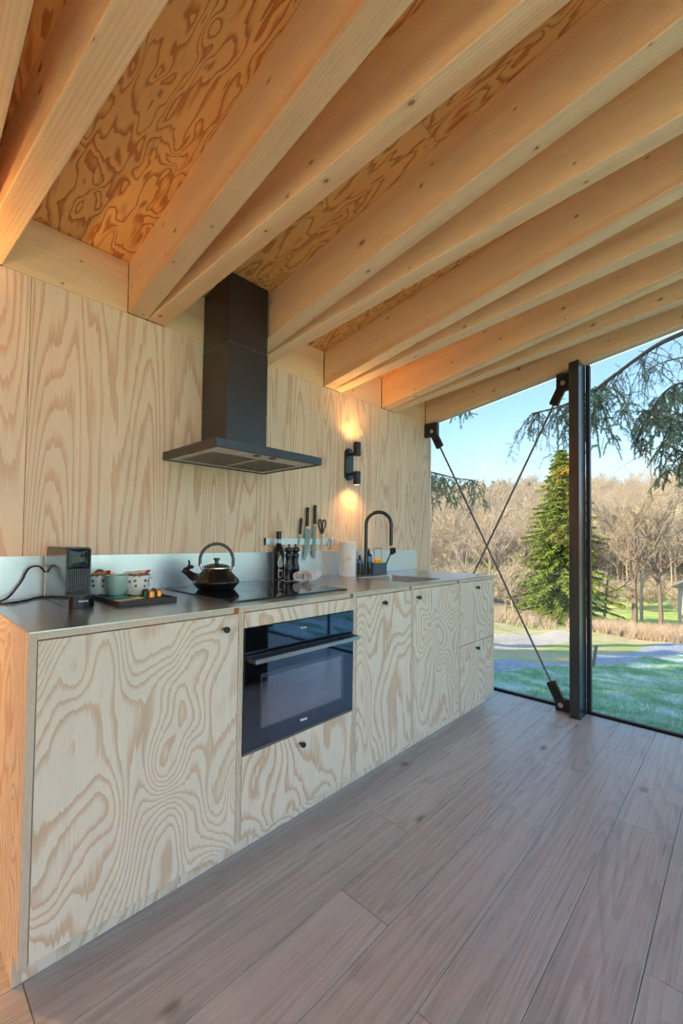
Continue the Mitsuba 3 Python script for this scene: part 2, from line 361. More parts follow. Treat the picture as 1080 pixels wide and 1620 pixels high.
tag('window_2', 'tall glazing behind the camera', kind='structure')
for a, b in ((XL, -.9), (-.9, 1.1), (1.1, XF)):
    put('pane', TM(A([(a + .02, YR, .01), (b - .02, YR, .01), (b - .02, YR, 2.86), (a + .02, YR, 2.86)]), A([[0, 1, 2], [0, 2, 3]])), 'pane', 'window_2')
    put('mullion', bx(a - .02, a + .02, YR - .03, YR + .03, 0, 2.88, .002), 'black_metal', 'window_2')
put('rail', bx(XL, XF, YR - .03, YR + .03, -.012, .012), 'black_metal', 'window_2')

# steel post and X bracing in front of the glass
post = thing('steel_post', 'black steel column standing before the glass wall', 'post')
PX0, PX1, PY0, PY1 = 2.905, 3.070, -1.262, -1.200
def slopecut(x0, x1, y0, y1, z0):
    m = bx(x0, x1, y0, y1, z0, 2.0, .0015); V = A(m.vertices); s = V[:, 2] > 1.5; V[s, 2] += (ZW - S * V[s, 1]) - 2.0 - .002; m.vertices = V; return m
put('column', slopecut(PX0, PX1, PY0, PY1, 0), 'post_black', post)
put('base_plate', bx(PX0 - .002, PX1 + .004, PY0 - .004, PY1 + .002, 0, .006, .001), 'black_metal', post)
def brace(lab, P0, P1, dx, plates):
    t = thing('tension_rod', lab, 'brace')
    P0, P1 = A([3.02 + dx, *P0]), A([3.02 + dx, *P1]); d = (P1 - P0) / np.linalg.norm(P1 - P0); e = A([1.0, 0, 0]); n = np.cross(d, e)
    put('rod', tube([P0 + d * .14, P1 - d * .14], .0068, 12), 'rod_steel', t, smooth=40)
    for P, s, br in ((P0, 1, plates[0]), (P1, -1, plates[1])):
        if br is None: continue
        f = slab(rrect(-.035, .16, -.031, .031, .006), -.013, .013)
        fm = frame(P, d * s, n * s, e)
        put('fork', moved(f, fm), 'black_metal', t)
        put('fork_slot', moved(slab(rrect(.085, .135, -.004, .004, .0035), -.0145, .0145), fm), 'dark_recess', t)
        put('bracket', bx(P[0] - .020, P[0] + .020, br[0], br[1], br[2], br[3], .0015), 'black_metal', t)
        put('pin', cyl(P - e * .027, P + e * .027, .0175, 20, .002), 'steel', t, smooth=30)
    return t
brace('grey steel brace rod from the wall top down to the column foot', (-.079, 2.128), (-1.124, .042), -.022, ((-.004, -.128, 2.088, 2.205), (-1.088, -1.199, .001, .088)))
brace('grey steel brace rod from the column top down behind the worktop', (-1.131, 2.316), (-.079, .16), .022, ((-1.085, -1.199, 2.262, 2.384), (-.004, -.125, .1, .22)))

# opal globe lamps on the end wall, left of the view
for y in (-2.15, -3.45):
    gl = thing('globe_lamp', 'warm opal globe lamp on the plywood end wall, outside the picture', 'lamp', 'globe lamps on the end wall')
    m = trimesh.creation.icosphere(3, .11); m.apply_translation((XL + .16, y, 1.85))
    k = put('globe', m, 'bulb_off', gl, smooth=True); scene[k]['emitter'] = {'type': 'area', 'radiance': {'type': 'rgb', 'value': [PEND, PEND * .56, PEND * .22]}}
    put('stem', cyl((XL + .0005, y, 1.85), (XL + .055, y, 1.85), .012, 16), 'black_metal', gl, smooth=30)

# ------------------------------------------------------------------ kitchen run
G = .0018
def knob(parent, x, z):
    k = put('knob', cat_([cyl((x, D, z), (x, D - .017, z), .0048, 14), cyl((x, D - .015, z), (x, D - .026, z), .0105, 24, .0015)]), 'black_metal', parent, smooth=30, label='small black metal knob')
def front(parent, nm, x0, x1, z0, z1, kx=None, kz=None):
    k = wood(nm, bx(x0 + G, x1 - G, D, D + .018, z0 + G, z1 - G, .0009), 'door_ply', axis=2, thick=1, parent=parent)
    if kx is not None: knob(k, kx, kz)
    return k
def upright(parent, x0, x1, nm='side_panel', y0=D):
    return wood(nm, bx(x0, x1, y0, -.002, ZP, H - .0045, .0008), 'door_ply', axis=2, thick=0, parent=parent)
def rail(parent, x0, x1):
    wood('top_rail', bx(x0, x1 - .022, D, D + .05, .906, H - .0045, .0008), 'door_ply', axis=0, thick=2, parent=parent)
    put('grip_notch', bx(x1 - .022, x1, D + .010, D + .05, .906, H - .0045), 'warm_recess', parent)
def inside(parent, x0, x1):
    put('body', bx(x0 + .001, x1 - .001, D + .021, -.004, ZP + .001, H - .03), 'dark_recess', parent)
G2 = 'cabinet units under the steel worktop'
u1 = thing('base_cabinet', 'wide plywood cabinet at the left end of the kitchen run with one big door', 'cabinet', G2)
wood('side_panel', bx(0, .0195, D, -.002, ZP, H - .0045, .0008), 'door_ply', axis=2, thick=0, parent=u1)
upright(u1, .622, .643); inside(u1, .0195, .622); rail(u1, .0195, .622); front(u1, 'door', .0195, .622, ZP, .905, .561, .857)
u2 = thing('base_cabinet', 'plywood cabinet under the hob that houses the black oven above a drawer', 'cabinet', G2)
put('body', bx(.646, 1.236, D + .021, -.004, ZP + .001, .385), 'dark_recess', u2); put('body', bx(.646, 1.236, D + .021, -.004, .85, .899), 'dark_recess', u2)
rail(u2, .643, 1.239)
wood('filler_panel', bx(.643 + G, 1.239 - G, D, D + .018, .8475, .905 - G, .0009), 'door_ply', axis=2, thick=1, parent=u2)
front(u2, 'drawer', .643, 1.239, ZP, .386, .923, .342)
u3 = thing('base_cabinet', 'plywood cabinet right of the oven with the knob at the middle of its door', 'cabinet', G2)
upright(u3, 1.239, 1.262); upright(u3, 1.717, 1.736); inside(u3, 1.262, 1.717); rail(u3, 1.262, 1.717); front(u3, 'door', 1.262, 1.717, ZP, .905, 1.461, .861)
u4 = thing('base_cabinet', 'plywood sink cabinet with the knob at the left edge of its door', 'cabinet', G2)
upright(u4, 2.252, 2.270); put('body', bx(1.737, 2.251, D + .021, D + .03, ZP + .001, H - .03), 'dark_recess', u4); rail(u4, 1.736, 2.252); front(u4, 'door', 1.736, 2.252, ZP, .905, 1.768, .859)
u5 = thing('base_cabinet', 'plywood cabinet with two drawers at the window end of the run', 'cabinet', G2)
wood('side_panel', bx(2.7515, 2.770, D + .0195, -.002, ZP, H - .0045, .0008), 'door_ply', axis=2, thick=0, parent=u5)
inside(u5, 2.270, 2.7515)
wood('top_rail', bx(2.270, 2.768, D, D + .05, .906, H - .0045, .0008), 'door_ply', axis=0, thick=2, parent=u5)
o5 = toff()
for z0, z1, kz in ((ZP, .497, .455), (.497, .905, .861)):
    k = wood('drawer', bx(2.270 + G, 2.770, D, D + .018, z0 + G, z1 - G, .0009), 'door_ply', axis=2, thick=1, parent=u5, off=o5); knob(k, 2.487, kz)
pl = thing('plinth', 'low plywood plinth along the foot of the kitchen run', 'plinth')
for a, b in ((.0, .02), (.02, .64), (.64, 1.25), (1.25, 2.0), (2.0, 2.77)):
    wood('board', bx(a + .0002, b - .0002, -.668, -.640 if a > .001 else -.05, 0.001, ZP - .0015, .0006), 'door_ply', axis=2, thick=1 if a > .001 else 0, parent=pl)

# steel worktop with sink cut-out, backsplash
SX0, SX1, SY0, SY1 = 1.825, 2.200, -.640, -.235
wt = thing('worktop', 'long brushed stainless steel worktop on the plywood cabinets', 'worktop')
w = slab(sbox(0, D - .0005, 2.7715, -.0015).difference(rrect(SX0, SX1, SY0, SY1, .018)), H - .0042, H)
put('sheet', w, 'steel_top', wt)
sink = thing('sink', 'square stainless steel sink bowl sunk into the worktop', 'sink')
def bowl(x0, x1, y0, y1, dep, r):
    rings = []
    for ins, z in ((-.0, H - .0005), (.001, H - .004), (.004, H - dep + .02), (.012, H - dep + .004), (.03, H - dep)):
        q = rrect(x0 + ins, x1 - ins, y0 + ins, y1 - ins, r).exterior; q = [q.interpolate(t, normalized=True) for t in np.arange(64) / 64]
        rings.append([(a.x, a.y, z) for a in q])
    V = A(rings).reshape(-1, 3); k = len(rings); i, j = np.meshgrid(np.arange(k - 1), np.arange(64), indexing='ij'); b = i * 64 + j; c = i * 64 + (j + 1) % 64
    Fc = np.vstack([np.stack([b, c, c + 64], -1).reshape(-1, 3), np.stack([b, c + 64, b + 64], -1).reshape(-1, 3)])
    V = np.vstack([V, [[(x0 + x1) / 2, (y0 + y1) / 2, H - dep - .002]]]); q = np.arange(64) + (k - 1) * 64
    Fc = np.vstack([Fc, np.stack([q, (np.arange(64) + 1) % 64 + (k - 1) * 64, q * 0 + len(V) - 1], 1)]); return TM(V, Fc)
put('bowl', bowl(SX0 + .0006, SX1 - .0006, SY0 + .0006, SY1 - .0006, .17, .018), 'steel', sink, smooth=50)
put('drain', cyl((2.01, -.44, H - .1715), (2.01, -.44, H - .168), .045, 28, .001), 'steel_bright', sink, smooth=30)
put('backsplash', bx(-1.6, 2.870, -.004, -.0005, H + .0005, 1.0954, .0006), 'steel_splash', label='low stainless steel backsplash strip along the wall behind the worktop', cat='backsplash')

# induction hob
hob = thing('induction_hob', 'black glass induction hob set flush on the steel worktop', 'hob')
put('glass', slab(rrect(.655, 1.300, -.640, -.058, .004), H + .0002, H + .0058), 'black_glass', hob)
for x, y, r in ((.81, -.22, .09), (.81, -.47, .105), (1.14, -.22, .105), (1.14, -.47, .09)):
    put('zone_mark', slab(Point(x, y).buffer(r, 40).difference(Point(x, y).buffer(r - .0012, 40)), H + .0057, H + .0060), 'tray_slate', hob)

# oven
ov = thing('oven', 'built-in black glass oven with a wide black bar handle', 'oven')
OY = D - .004
put('body', bx(.648, 1.234, D + .015, -.05, .390, .844), 'black_plastic', ov)
put('control_panel', bx(.6455, 1.2365, OY, D + .014, .7505, .8455, .0008), 'oven_glass', ov)
dr_ = put('door', bx(.6455, 1.2365, OY, D + .014, .3995, .7445, .0008), 'oven_glass', ov)
put('window', bx(.724, 1.155, OY - .0012, OY + .001, .468, .652), 'oven_window', dr_, label='brighter see-through window of the oven door')
put('window_border', bx(.718, 1.172, OY - .0006, OY + .001, .461, .668), 'oven_border', dr_)
put('trim', bx(.6455, 1.2365, OY - .001, D + .014, .3885, .3985, .0008), 'rod_steel', ov)
hp = slab(rrect(.655, 1.225, OY - .052, OY + .002, .004).difference(rrect(.745, 1.135, OY - .040, OY - .012, .003)), .726, .740)
hd = put('handle', hp, 'black_metal', dr_, label='black bar handle with a silver front edge')
put('silver_lip', bx(.657, 1.223, OY - .0545, OY - .0515, .7245, .741, .0006), 'steel', hd)
def text_at(s, h, x, z, y, mat, parent, nm='lettering', depth=.0006, bold=False):
    m = meshkit.text_mesh(s, h, depth, bold); m.apply_translation([-m.bounds[:, 0].mean(), -m.bounds[:, 1].mean(), 0])
    m.apply_transform(frame((x, y, z), A([1, 0, 0.]), A([0, 0, 1.]), A([0, -1.0, 0])))
    return put(nm, m, mat, parent, kind=None)
text_at('Miele', .011, .937, .437, OY + .0001, 'white_print', dr_, 'lettering', .0007, True)
text_at('Miele', .0095, .93, .812, OY + .0001, 'white_print', ov, 'lettering', .0006)
for x in (.80, .825, .85, .875, .90, .925):
    put('touch_mark', bx(x, x + .007, OY - .0004, OY + .001, .785 - .006, .785), 'rod_steel', ov)

# cooker hood
hood = thing('cooker_hood', 'black chimney cooker hood hung on the wall over the hob', 'cooker hood')
wall_y = -.0008
can = bx(.654, 1.252, -.497, wall_y, 1.5515, 1.590, .0012)
inner = bx(.668, 1.238, -.483, -.014, 1.54, 1.560)
import manifold3d as m3
def mf(m): return m3.Manifold(m3.Mesh(np.asarray(m.vertices, np.float32), np.asarray(m.faces, np.uint32)))
def fromm(m): k = m.to_mesh(); return TM(np.array(k.vert_properties[:, :3]), np.array(k.tri_verts))
put('canopy', fromm(mf(can) - mf(inner)), 'hood_black', hood)
und = put('underside', bx(.6685, 1.2375, -.4825, -.0145, 1.5555, 1.561), 'filter', hood, label='pale metal underside of the hood')
def meshfilter(x0, x1, y0, y1):
    ms = [bx(x0, x1, y0, y0 + .008, 1.5525, 1.5560), bx(x0, x1, y1 - .008, y1, 1.5525, 1.5560), bx(x0, x0 + .008, y0, y1, 1.5525, 1.5560), bx(x1 - .008, x1, y0, y1, 1.5525, 1.5560)]
    return cat_(ms)
for a, b in ((.70, .95), (.955, 1.205)):
    k = put('grease_filter', meshfilter(a, b, -.385, -.06), 'steel', und)
for x in np.arange(.712, 1.20, .012): put('filter_rib', bx(x, x + .004, -.375, -.07, 1.5535, 1.5556), 'rod_steel', und)
for x in (.898, .986): put('lamp_lens', cyl((x, -.435, 1.5565), (x, -.435, 1.5520), .017, 20), 'black_plastic', und)
put('chimney', bx(.854, 1.092, -.243, wall_y, 1.5902, 2.136, .0012), 'hood_black', hood)
def toproof(m): V = A(m.vertices); s = V[:, 2] > 2.3; V[s, 2] += -S * V[s, 1]; m.vertices = V; return m
put('chimney_top', toproof(bx(.8565, 1.0895, -.2405, wall_y, 2.1375, ZR - .002, .0012)), 'hood_black', hood)
put('seam', bx(.8545, 1.0915, -.2428, wall_y, 2.1358, 2.1378), 'rod_steel', hood)

# wall lamps
def sconce(x, lab, power):
    t = thing('wall_lamp', lab, 'lamp', 'twin spot wall lamps')
    put('back_plate', moved(slab(rrect(-.040, .040, -.115, .115, .039, 12), 0, .016), frame((x - .012, -.0005, 1.711), A([1, 0, 0.]), A([0, 0, 1.]), A([0, -1.0, 0]))), 'hood_black', t, smooth=30)
    for z0, z1, up in ((1.770, 1.863, 1), (1.563, 1.656, -1)):
        zc = 1.783 if up > 0 else 1.643
        put('arm', cyl((x - .005, -.015, zc), (x + .002, -.06, zc), .0085, 16), 'black_metal', t, smooth=30)
        # open tube with an inner wall
        r, ri = .0265, .0245
        lo, hi = (z0, z1)
        prof = [(0, lo), (r, lo), (r, hi), (ri, hi), (ri, hi - .030), (0, hi - .030)] if up > 0 else [(0, hi), (r, hi), (r, lo), (ri, lo), (ri, lo + .030), (0, lo + .030)]
        h = put('spot_head', lathe(prof, 32, (x + .006, -.070, 0)), 'black_metal', t, smooth=30)
        zl = hi - .026 if up > 0 else lo + .026
        m = trimesh.creation.cylinder(radius=.022, height=.004, sections=28); m.apply_translation((x + .006, -.070, zl))
        k = put('bulb', m, 'bulb_off', h)
        scene[k]['emitter'] = {'type': 'area', 'radiance': {'type': 'rgb', 'value': [power * 1.0, power * .52, power * .17]}}
sconce(2.000, 'black twin spot wall lamp glowing above the paper roll', LAMP)
sconce(-.40, 'black twin spot wall lamp left of the kitchen run', LAMP * 6)

# ------------------------------------------------------------------ things on the worktop
Z0 = H + .0002; ZH = H + .0060
EX, EY, EZ = A([1.0, 0, 0]), A([0, 1.0, 0]), A([0, 0, 1.0])
# coffee machine (faces -y)
cm = thing('coffee_machine', 'small black capsule coffee machine at the left end of the worktop', 'coffee machine')
prof = Polygon([(-.06, 0), (-.333, 0), (-.333, .170), (-.333, .190), (-.326, .202), (-.312, .2055), (-.10, .2055), (-.088, .203), (-.075, .196), (-.068, .18), (-.06, .05)])
b_ = slab(prof, 0, .078); b_ = moved(b_, frame((.177, 0, Z0 + .001), EY, EZ, EX))
put('body', b_, 'machine_black', cm)
put('front_frame', moved(slab(rrect(0, .0775, .012, .205, .009).difference(rrect(.005, .0725, .05, .200, .006)), 0, .006), frame((.1773, -.3325, Z0), EX, EZ, -EY)), 'black_plastic', cm)
fp = bx(.1825, .2495, -.3375, -.332, Z0 + .132, Z0 + .199, .002)
for _ in range(5): fp = fp.subdivide()
V = A(fp.vertices); s_ = V[:, 1] < -.335; V[s_, 1] -= .007 * np.clip(1 - ((V[s_, 0] - .216) / .034) ** 2, 0, 1) * np.clip(1 - ((V[s_, 2] - Z0 - .1655) / .034) ** 2, 0, 1) ** .5; fp.vertices = V
put('front_plate', fp, 'black_gloss', cm, smooth=40, label='glossy black upper front')
put('grille_back', bx(.1825, .2495, -.3345, -.331, Z0 + .052, Z0 + .130), 'dark_recess', cm)
for i in range(12): put('grille_bar', bx(.1832 + i * .00585, .1850 + i * .00585, -.3372, -.3340, Z0 + .052, Z0 + .130), 'kettle_handle', cm)
for i in range(13): put('grille_bar', bx(.1825, .2495, -.3366, -.3338, Z0 + .0525 + i * .0063, Z0 + .0538 + i * .0063), 'kettle_handle', cm)
dt = slab(Polygon([(0, 0), (.0785, 0), (.0785, .045)] + [(.03925 + .03925 * math.cos(a), .045 + .022 * math.sin(a)) for a in np.linspace(0, math.pi, 17)] + [(0, .045)]), 0, .040)
put('drip_tray', moved(dt, A(frame((.1767, -.333, Z0 + .0005), EX, -EY, EZ)) @ np.diag([1, 1, 1, 1.0])), 'black_gloss', cm)
for i in range(7): put('drip_slat', bx(.183, .249, -.3445 - i * .0055, -.3425 - i * .0055, Z0 + .040, Z0 + .0415), 'kettle_handle', cm)
k = meshkit.text_mesh('KRUPS', .0066, .0006, True); k.apply_translation([-k.bounds[:, 0].mean(), 0, 0])
put('lettering', moved(k, frame((.2165, -.3995, Z0 + .019), EX, EZ, -EY)), 'white_print', cm)
put('water_tank', bx(.181, .251, -.058, -.032, Z0 + .02, Z0 + .185, .004), 'clear_plastic', cm, label='clear water tank')
put('tank_edge', bx(.1765, .1800, -.062, -.054, Z0 + .006, Z0 + .192, .001), 'label_paper', cm)
cb = thing('power_cable', 'black power cable looping behind the coffee machine', 'cable')
put('cord', tube(spline([(.1725, -.075, Z0 + .105), (.155, -.055, Z0 + .128), (.128, -.03, Z0 + .118), (.108, -.022, Z0 + .07), (.07, -.035, Z0 + .016), (.03, -.10, Z0 + .0045), (.05, -.14, Z0 + .0042), (.11, -.10, Z0 + .0042), (.17, -.03, Z0 + .0042), (.30, -.022, Z0 + .0042)], 10), .0038, 8), 'black_plastic', cb, smooth=50)
put('cord', tube(spline([(.262, -.03, Z0 + .12), (.272, -.03, Z0 + .105), (.279, -.032, Z0 + .075), (.276, -.035, Z0 + .05), (.262, -.036, Z0 + .03)], 8), .0038, 8), 'black_plastic', cb, smooth=50)

# tray and what stands on it
tr = thing('tray', 'flat black slate tray with mugs, tea bags and capsules beside the coffee machine', 'tray')
TX0, TX1, TY0, TY1 = .310, .522, -.462, -.075
put('base', slab(rrect(TX0, TX1, TY0, TY1, .006), Z0, Z0 + .008), 'tray_slate', tr)
put('rim', slab(rrect(TX0, TX1, TY0, TY1, .006).difference(rrect(TX0 + .006, TX1 - .006, TY0 + .006, TY1 - .006, .004)), Z0 + .0079, Z0 + .016), 'tray_slate', tr)
ZT = Z0 + .0083
def mug(lab, x, y, ro, rb, h, mat, inside_mat, hdir=None, grp=None):
    t = thing('mug', lab, 'mug', grp)
    th = .0035
    pr = [(0, 0), (rb - .004, 0), (rb, .003), (rb + (ro - rb) * .55, h * .3), (ro - .001, h * .75), (ro, h - .001), (ro - th * .5, h), (ro - th, h - .002), (ro - th - .001, h * .7), (rb - th + (ro - rb) * .5, h * .25), (rb - th - .003, .006), (0, .006)]
    m = lathe(pr, 48, (x, y, ZT))
    V = A(m.vertices); a = np.arctan2(V[:, 1] - y, V[:, 0] - x)
    put('cup', m, mat, t, smooth=True, uv=np.stack([a * ro + 5, V[:, 2]], 1))
    if hdir is not None:
        d = A([math.cos(hdir), math.sin(hdir), 0]); c = A([x, y, ZT])
        put('handle', tube(spline([c + d * (ro - .003) + EZ * h * .86, c + d * (ro + .014) + EZ * h * .88, c + d * (ro + .026) + EZ * h * .68, c + d * (ro + .022) + EZ * h * .38, c + d * (ro + .004) + EZ * h * .2, c + d * (ro - .008) + EZ * h * .2], 6), .0042, 10), inside_mat, t, smooth=60)
    if mat == 'enamel': put('rim', lathe([(ro - .0025, h - .001), (ro + .0012, h - .001), (ro + .0014, h + .0012), (ro - .001, h + .0022), (ro - .0032, h + .001)], 48, (x, y, ZT)), 'kettle_handle', t, smooth=True)
    return t
mug('pale green ceramic mug in front of the two patterned enamel ones', .393, -.196, .044, .031, .082, 'ceramic_green', 'ceramic_green', math.radians(100))
mug('white enamel mug with small coloured pictures, right of the green mug', .470, -.212, .046, .044, .080, 'enamel', 'enamel_white', math.radians(-47))
mug('white enamel mug with small coloured pictures, behind the green mug on the left', .350, -.110, .043, .041, .080, 'enamel', 'enamel_white', math.radians(70))
def sachet(lab, c, ex, ez, L, W, mat, endmat):
    t = thing('sachet', lab, 'sachet', 'sachets standing in the mugs')
    ex = A(ex, float); ex /= np.linalg.norm(ex); ez = A(ez, float); ez -= ex * (ez @ ex); ez /= np.linalg.norm(ez); ey = np.cross(ez, ex)
    s = slab(rrect(-L / 2, L / 2, -W / 2, W / 2, .001), -.001, .001).subdivide(); s = s.subdivide(); V = A(s.vertices)
    V[:, 2] *= 1 + 2.2 * (1 - (2 * V[:, 0] / L) ** 2) * (1 - (2 * V[:, 1] / W) ** 2); s.vertices = V
    put('packet', moved(s, frame(c, ex, ey, ez)), mat, t)
    put('printed_end', moved(bx(L * .28, L * .5 + .0004, -W / 2 - .0003, W / 2 + .0003, -.0022, .0022, .0005), frame(c, ex, ey, ez)), endmat, t)
sachet('white and red sachet lying across the right patterned mug', (.458, -.202, ZT + .089), R_, (.2, -.6, 1), .085, .026, 'sachet', 'sachet_red')
sachet('red and white sachet poking out to the right over the patterned mug', (.478, -.222, ZT + .092), R_ + A([0, 0, .05]), (.4, -.8, .6), .07, .024, 'sachet', 'sachet_red')
sachet('red sachet in the left patterned mug', (.356, -.124, ZT + .084), R_ + A([0, 0, .12]), (0, -.9, .5), .075, .022, 'sachet_ochre', 'sachet_red')
sachet('pale sachet at the back of the left patterned mug', (.372, -.128, ZT + .086), R_ - A([0, 0, .1]), (0, -.5, .9), .07, .022, 'sachet_red', 'sachet')
sp_ = thing('dark_lid', 'round dark lid resting upright in the left patterned mug', 'lid'); put('disc', cyl((.358, -.100, ZT + .083), (.357, -.106, ZT + .084), .019, 28, .002), 'black_plastic', sp_, smooth=30)
def capsule(lab, x, y, mat):
    t = thing('coffee_capsule', lab, 'coffee capsule', 'coffee capsules on the tray')
    put('cup', lathe([(0, 0), (.0150, 0), (.0153, .002), (.0122, .021), (.0105, .025), (.006, .0275), (0, .0275)], 28, (x, y, ZT + .0012)), mat, t, smooth=40)
    put('flange', lathe([(0, 0), (.0172, 0), (.0174, .0006), (.0172, .0012), (0, .0012)], 28, (x, y, ZT)), mat, t, smooth=40)
capsule('gold coffee capsule, left of the two at the front edge of the tray', .468, -.352, 'capsule_gold')
capsule('gold coffee capsule at the right end of the tray', .503, -.340, 'capsule_gold')
capsule('brownish coffee capsule standing against the right patterned mug', .470, -.290, 'capsule_brown')
capsule('green coffee capsule behind the left gold one', .4615, -.3165, 'capsule_green')
capsule('green coffee capsule behind the right gold one', .498, -.303, 'capsule_green')
def card(lab, P, mat, z=0.0):
    P = A(P); poly = Polygon(P)
    put('tea_bag', slab(poly, ZT + .0002 + z, ZT + .0022 + z), mat, label=lab, cat='tea bag', group='tea bags lying on the tray')
card('teal tea bag lying in front of the green mug', [(.336, -.262), (.352, -.302), (.412, -.274), (.398, -.240)], 'card_teal')
card('blue-green tea bag lying on the middle of the tray', [(.358, -.306), (.372, -.334), (.418, -.312), (.404, -.280)], 'card_blue')
card('teal tea bag lying in front of the right patterned mug', [(.422, -.272), (.432, -.300), (.456, -.285), (.446, -.262)], 'card_teal')
card('yellow tea bag lying beside the gold capsules', [(.396, -.330), (.412, -.372), (.446, -.356), (.436, -.318)], 'card_yellow')
card('orange tea bag at the front left of the tray', [(.326, -.345), (.336, -.400), (.404, -.375), (.386, -.338)], 'card_orange')

# kettle on the hob
kt = thing('kettle', 'glossy black enamel tea kettle with a whistle, standing on the hob', 'kettle')
KX, KY = .812, -.250; KC = A([KX, KY, ZH]); RD = A([.682, -.731, 0]); PD_ = A([-.731, -.682, 0])
put('body', lathe([(0, 0), (.078, 0), (.084, .003), (.090, .012), (.101, .024), (.1055, .032), (.106, .037), (.103, .044), (.096, .053), (.085, .065), (.074, .077), (.065, .088), (.060, .096), (.058, .100), (0, .100)], 64, KC), 'black_gloss', kt, smooth=40)
put('steel_rim', lathe([(.0585, .0975), (.0605, .098), (.0605, .103), (.057, .1035)], 48, KC), 'steel_bright', kt, smooth=40)
ld = put('lid', lathe([(0, .1035), (.058, .1035), (.060, .1055), (.0585, .109), (.048, .114), (.03, .1185), (.012, .1205), (0, .121)], 48, KC), 'black_gloss', kt, smooth=40)
put('lid_knob', lathe([(0, .120), (.0085, .120), (.0085, .127), (.0095, .134), (.0155, .142), (.0155, .145), (.013, .1462), (0, .1465)], 32, KC), 'kettle_handle', ld, smooth=40)
for s in (-1, 1):
    put('handle_bracket', cyl(KC + RD * s * .062 + EZ * .082, KC + RD * s * .0775 + EZ * .118, .0068, 14, .001), 'steel_bright', kt, smooth=30)
arch = [KC + RD * (-.0775) + EZ * .108] + [KC + RD * (.0785 * -math.cos(a)) + EZ * (.134 + .079 * math.sin(a)) for a in np.linspace(0, math.pi, 25)] + [KC + RD * .0775 + EZ * .108]
put('handle', tube(arch, .0072, 14), 'kettle_handle', kt, smooth=60)
sp0 = KC - RD * .078 + EZ * .040
spo = put('spout', tube(spline([KC - RD * .070 + EZ * .046, KC - RD * .098 + EZ * .052, KC - RD * .122 + EZ * .066, KC - RD * .139 + EZ * .080], 6), np.interp(np.linspace(0, 1, 19), [0, .5, 1], [.028, .019, .0125]), 24), 'black_gloss', kt, smooth=60)
wh = put('whistle', cyl(KC - RD * .136 + EZ * .077, KC - RD * .1545 + EZ * .0905, .0150, 24, .002), 'black_plastic', kt, smooth=30)
put('whistle_cap', cyl(KC - RD * .1535 + EZ * .090, KC - RD * .1565 + EZ * .0922, .0105, 24, .001), 'steel_bright', wh, smooth=30)
put('lever', tube(spline([KC - RD * .142 + EZ * .094, KC - RD * .132 + EZ * .106, KC - RD * .128 + EZ * .118, KC - RD * .131 + EZ * .134], 6), .0045, 10), 'black_plastic', wh, smooth=60)
put('grip', tube(spline([KC - RD * .138 + EZ * .086, KC - RD * .126 + EZ * .101, KC - RD * .117 + EZ * .1045, KC - RD * .111 + EZ * .098], 6), .0072, 12), 'black_plastic', wh, smooth=60)

# bottle, mills, rolled cloths
bt = thing('oil_bottle', 'dark glass bottle with a drop shaped pale label at the back of the hob', 'bottle')
BC = A([1.335, -.052, ZH])
put('glass', lathe([(0, 0), (.032, 0), (.0345, .004), (.0345, .150), (.033, .165), (.027, .185), (.018, .202), (.0145, .214), (.0135, .245), (0, .245)], 48, BC), 'black_gloss', bt, smooth=35)
put('neck_band', lathe([(.0138, .214), (.0148, .214), (.0146, .238), (.0138, .238)], 36, BC), 'label_paper', bt, smooth=35)
put('cap', lathe([(0, .241), (.0148, .241), (.0150, .244), (.0150, .281), (.0135, .284), (0, .284)], 36, BC), 'black_plastic', bt, smooth=35)
def wrapcyl(poly, r, base, ang0, t=.0006):
    m = slab(poly.segmentize(.004), 0, t); m = m.subdivide(); V = A(m.vertices); a = ang0 + V[:, 0] / r; rr = r + .0003 + V[:, 2]
    m.vertices = np.stack([base[0] + rr * np.cos(a), base[1] + rr * np.sin(a), base[2] + V[:, 1]], 1); return m
ANG = math.atan2(-.70, -.45)
drop = Polygon([(0, .148), (.006, .135), (.014, .118), (.0185, .102), (.0175, .088), (.010, .076), (0, .072), (-.010, .076), (-.0175, .088), (-.0185, .102), (-.014, .118), (-.006, .135)])
put('label_drop', wrapcyl(drop, .0345, BC, ANG + .25), 'label_paper', bt)
put('label_strip', wrapcyl(sbox(-.013, .012, .013, .060).difference(sbox(-.009, .017, .009, .050)), .0345, BC, ANG + .25), 'label_paper', bt)
for i in range(5): put('label_text', wrapcyl(sbox(-.010 + abs(i - 2) * .001, .088 + i * .008, .010 - abs(i - 2) * .001, .0895 + i * .008), .0351, BC, ANG + .25), 'kettle_handle', bt)
def mill(lab, x, y):
    t = thing('pepper_mill', lab, 'pepper mill', 'turned black mills on the hob')
    c = A([x, y, ZH])
    put('body', lathe([(0, 0), (.0265, 0), (.0275, .004), (.0275, .012), (.0245, .020), (.0225, .035), (.0245, .055), (.0265, .066), (.0255, .078), (.021, .088), (.0185, .105), (.0185, .120), (.0215, .138), (.0235, .146), (.0225, .152), (.017, .156), (0, .156)], 44, c), 'mill_wood', t, smooth=35)
    put('head', lathe([(0, .1565), (.018, .1565), (.0165, .161), (.0225, .166), (.026, .172), (.0262, .180), (.0235, .187), (.016, .191), (.010, .193), (0, .1935)], 44, c), 'mill_wood', t, smooth=35)
    put('nut', lathe([(0, .193), (.0028, .193), (.0028, .200), (.0065, .202), (.0072, .206), (.005, .2085), (0, .209)], 20, c), 'dark_handle', t, smooth=35)
mill('black turned wooden mill next to the bottle', 1.340, -.140)
mill('black turned wooden mill on the right, behind the rolled cloths', 1.412, -.112)
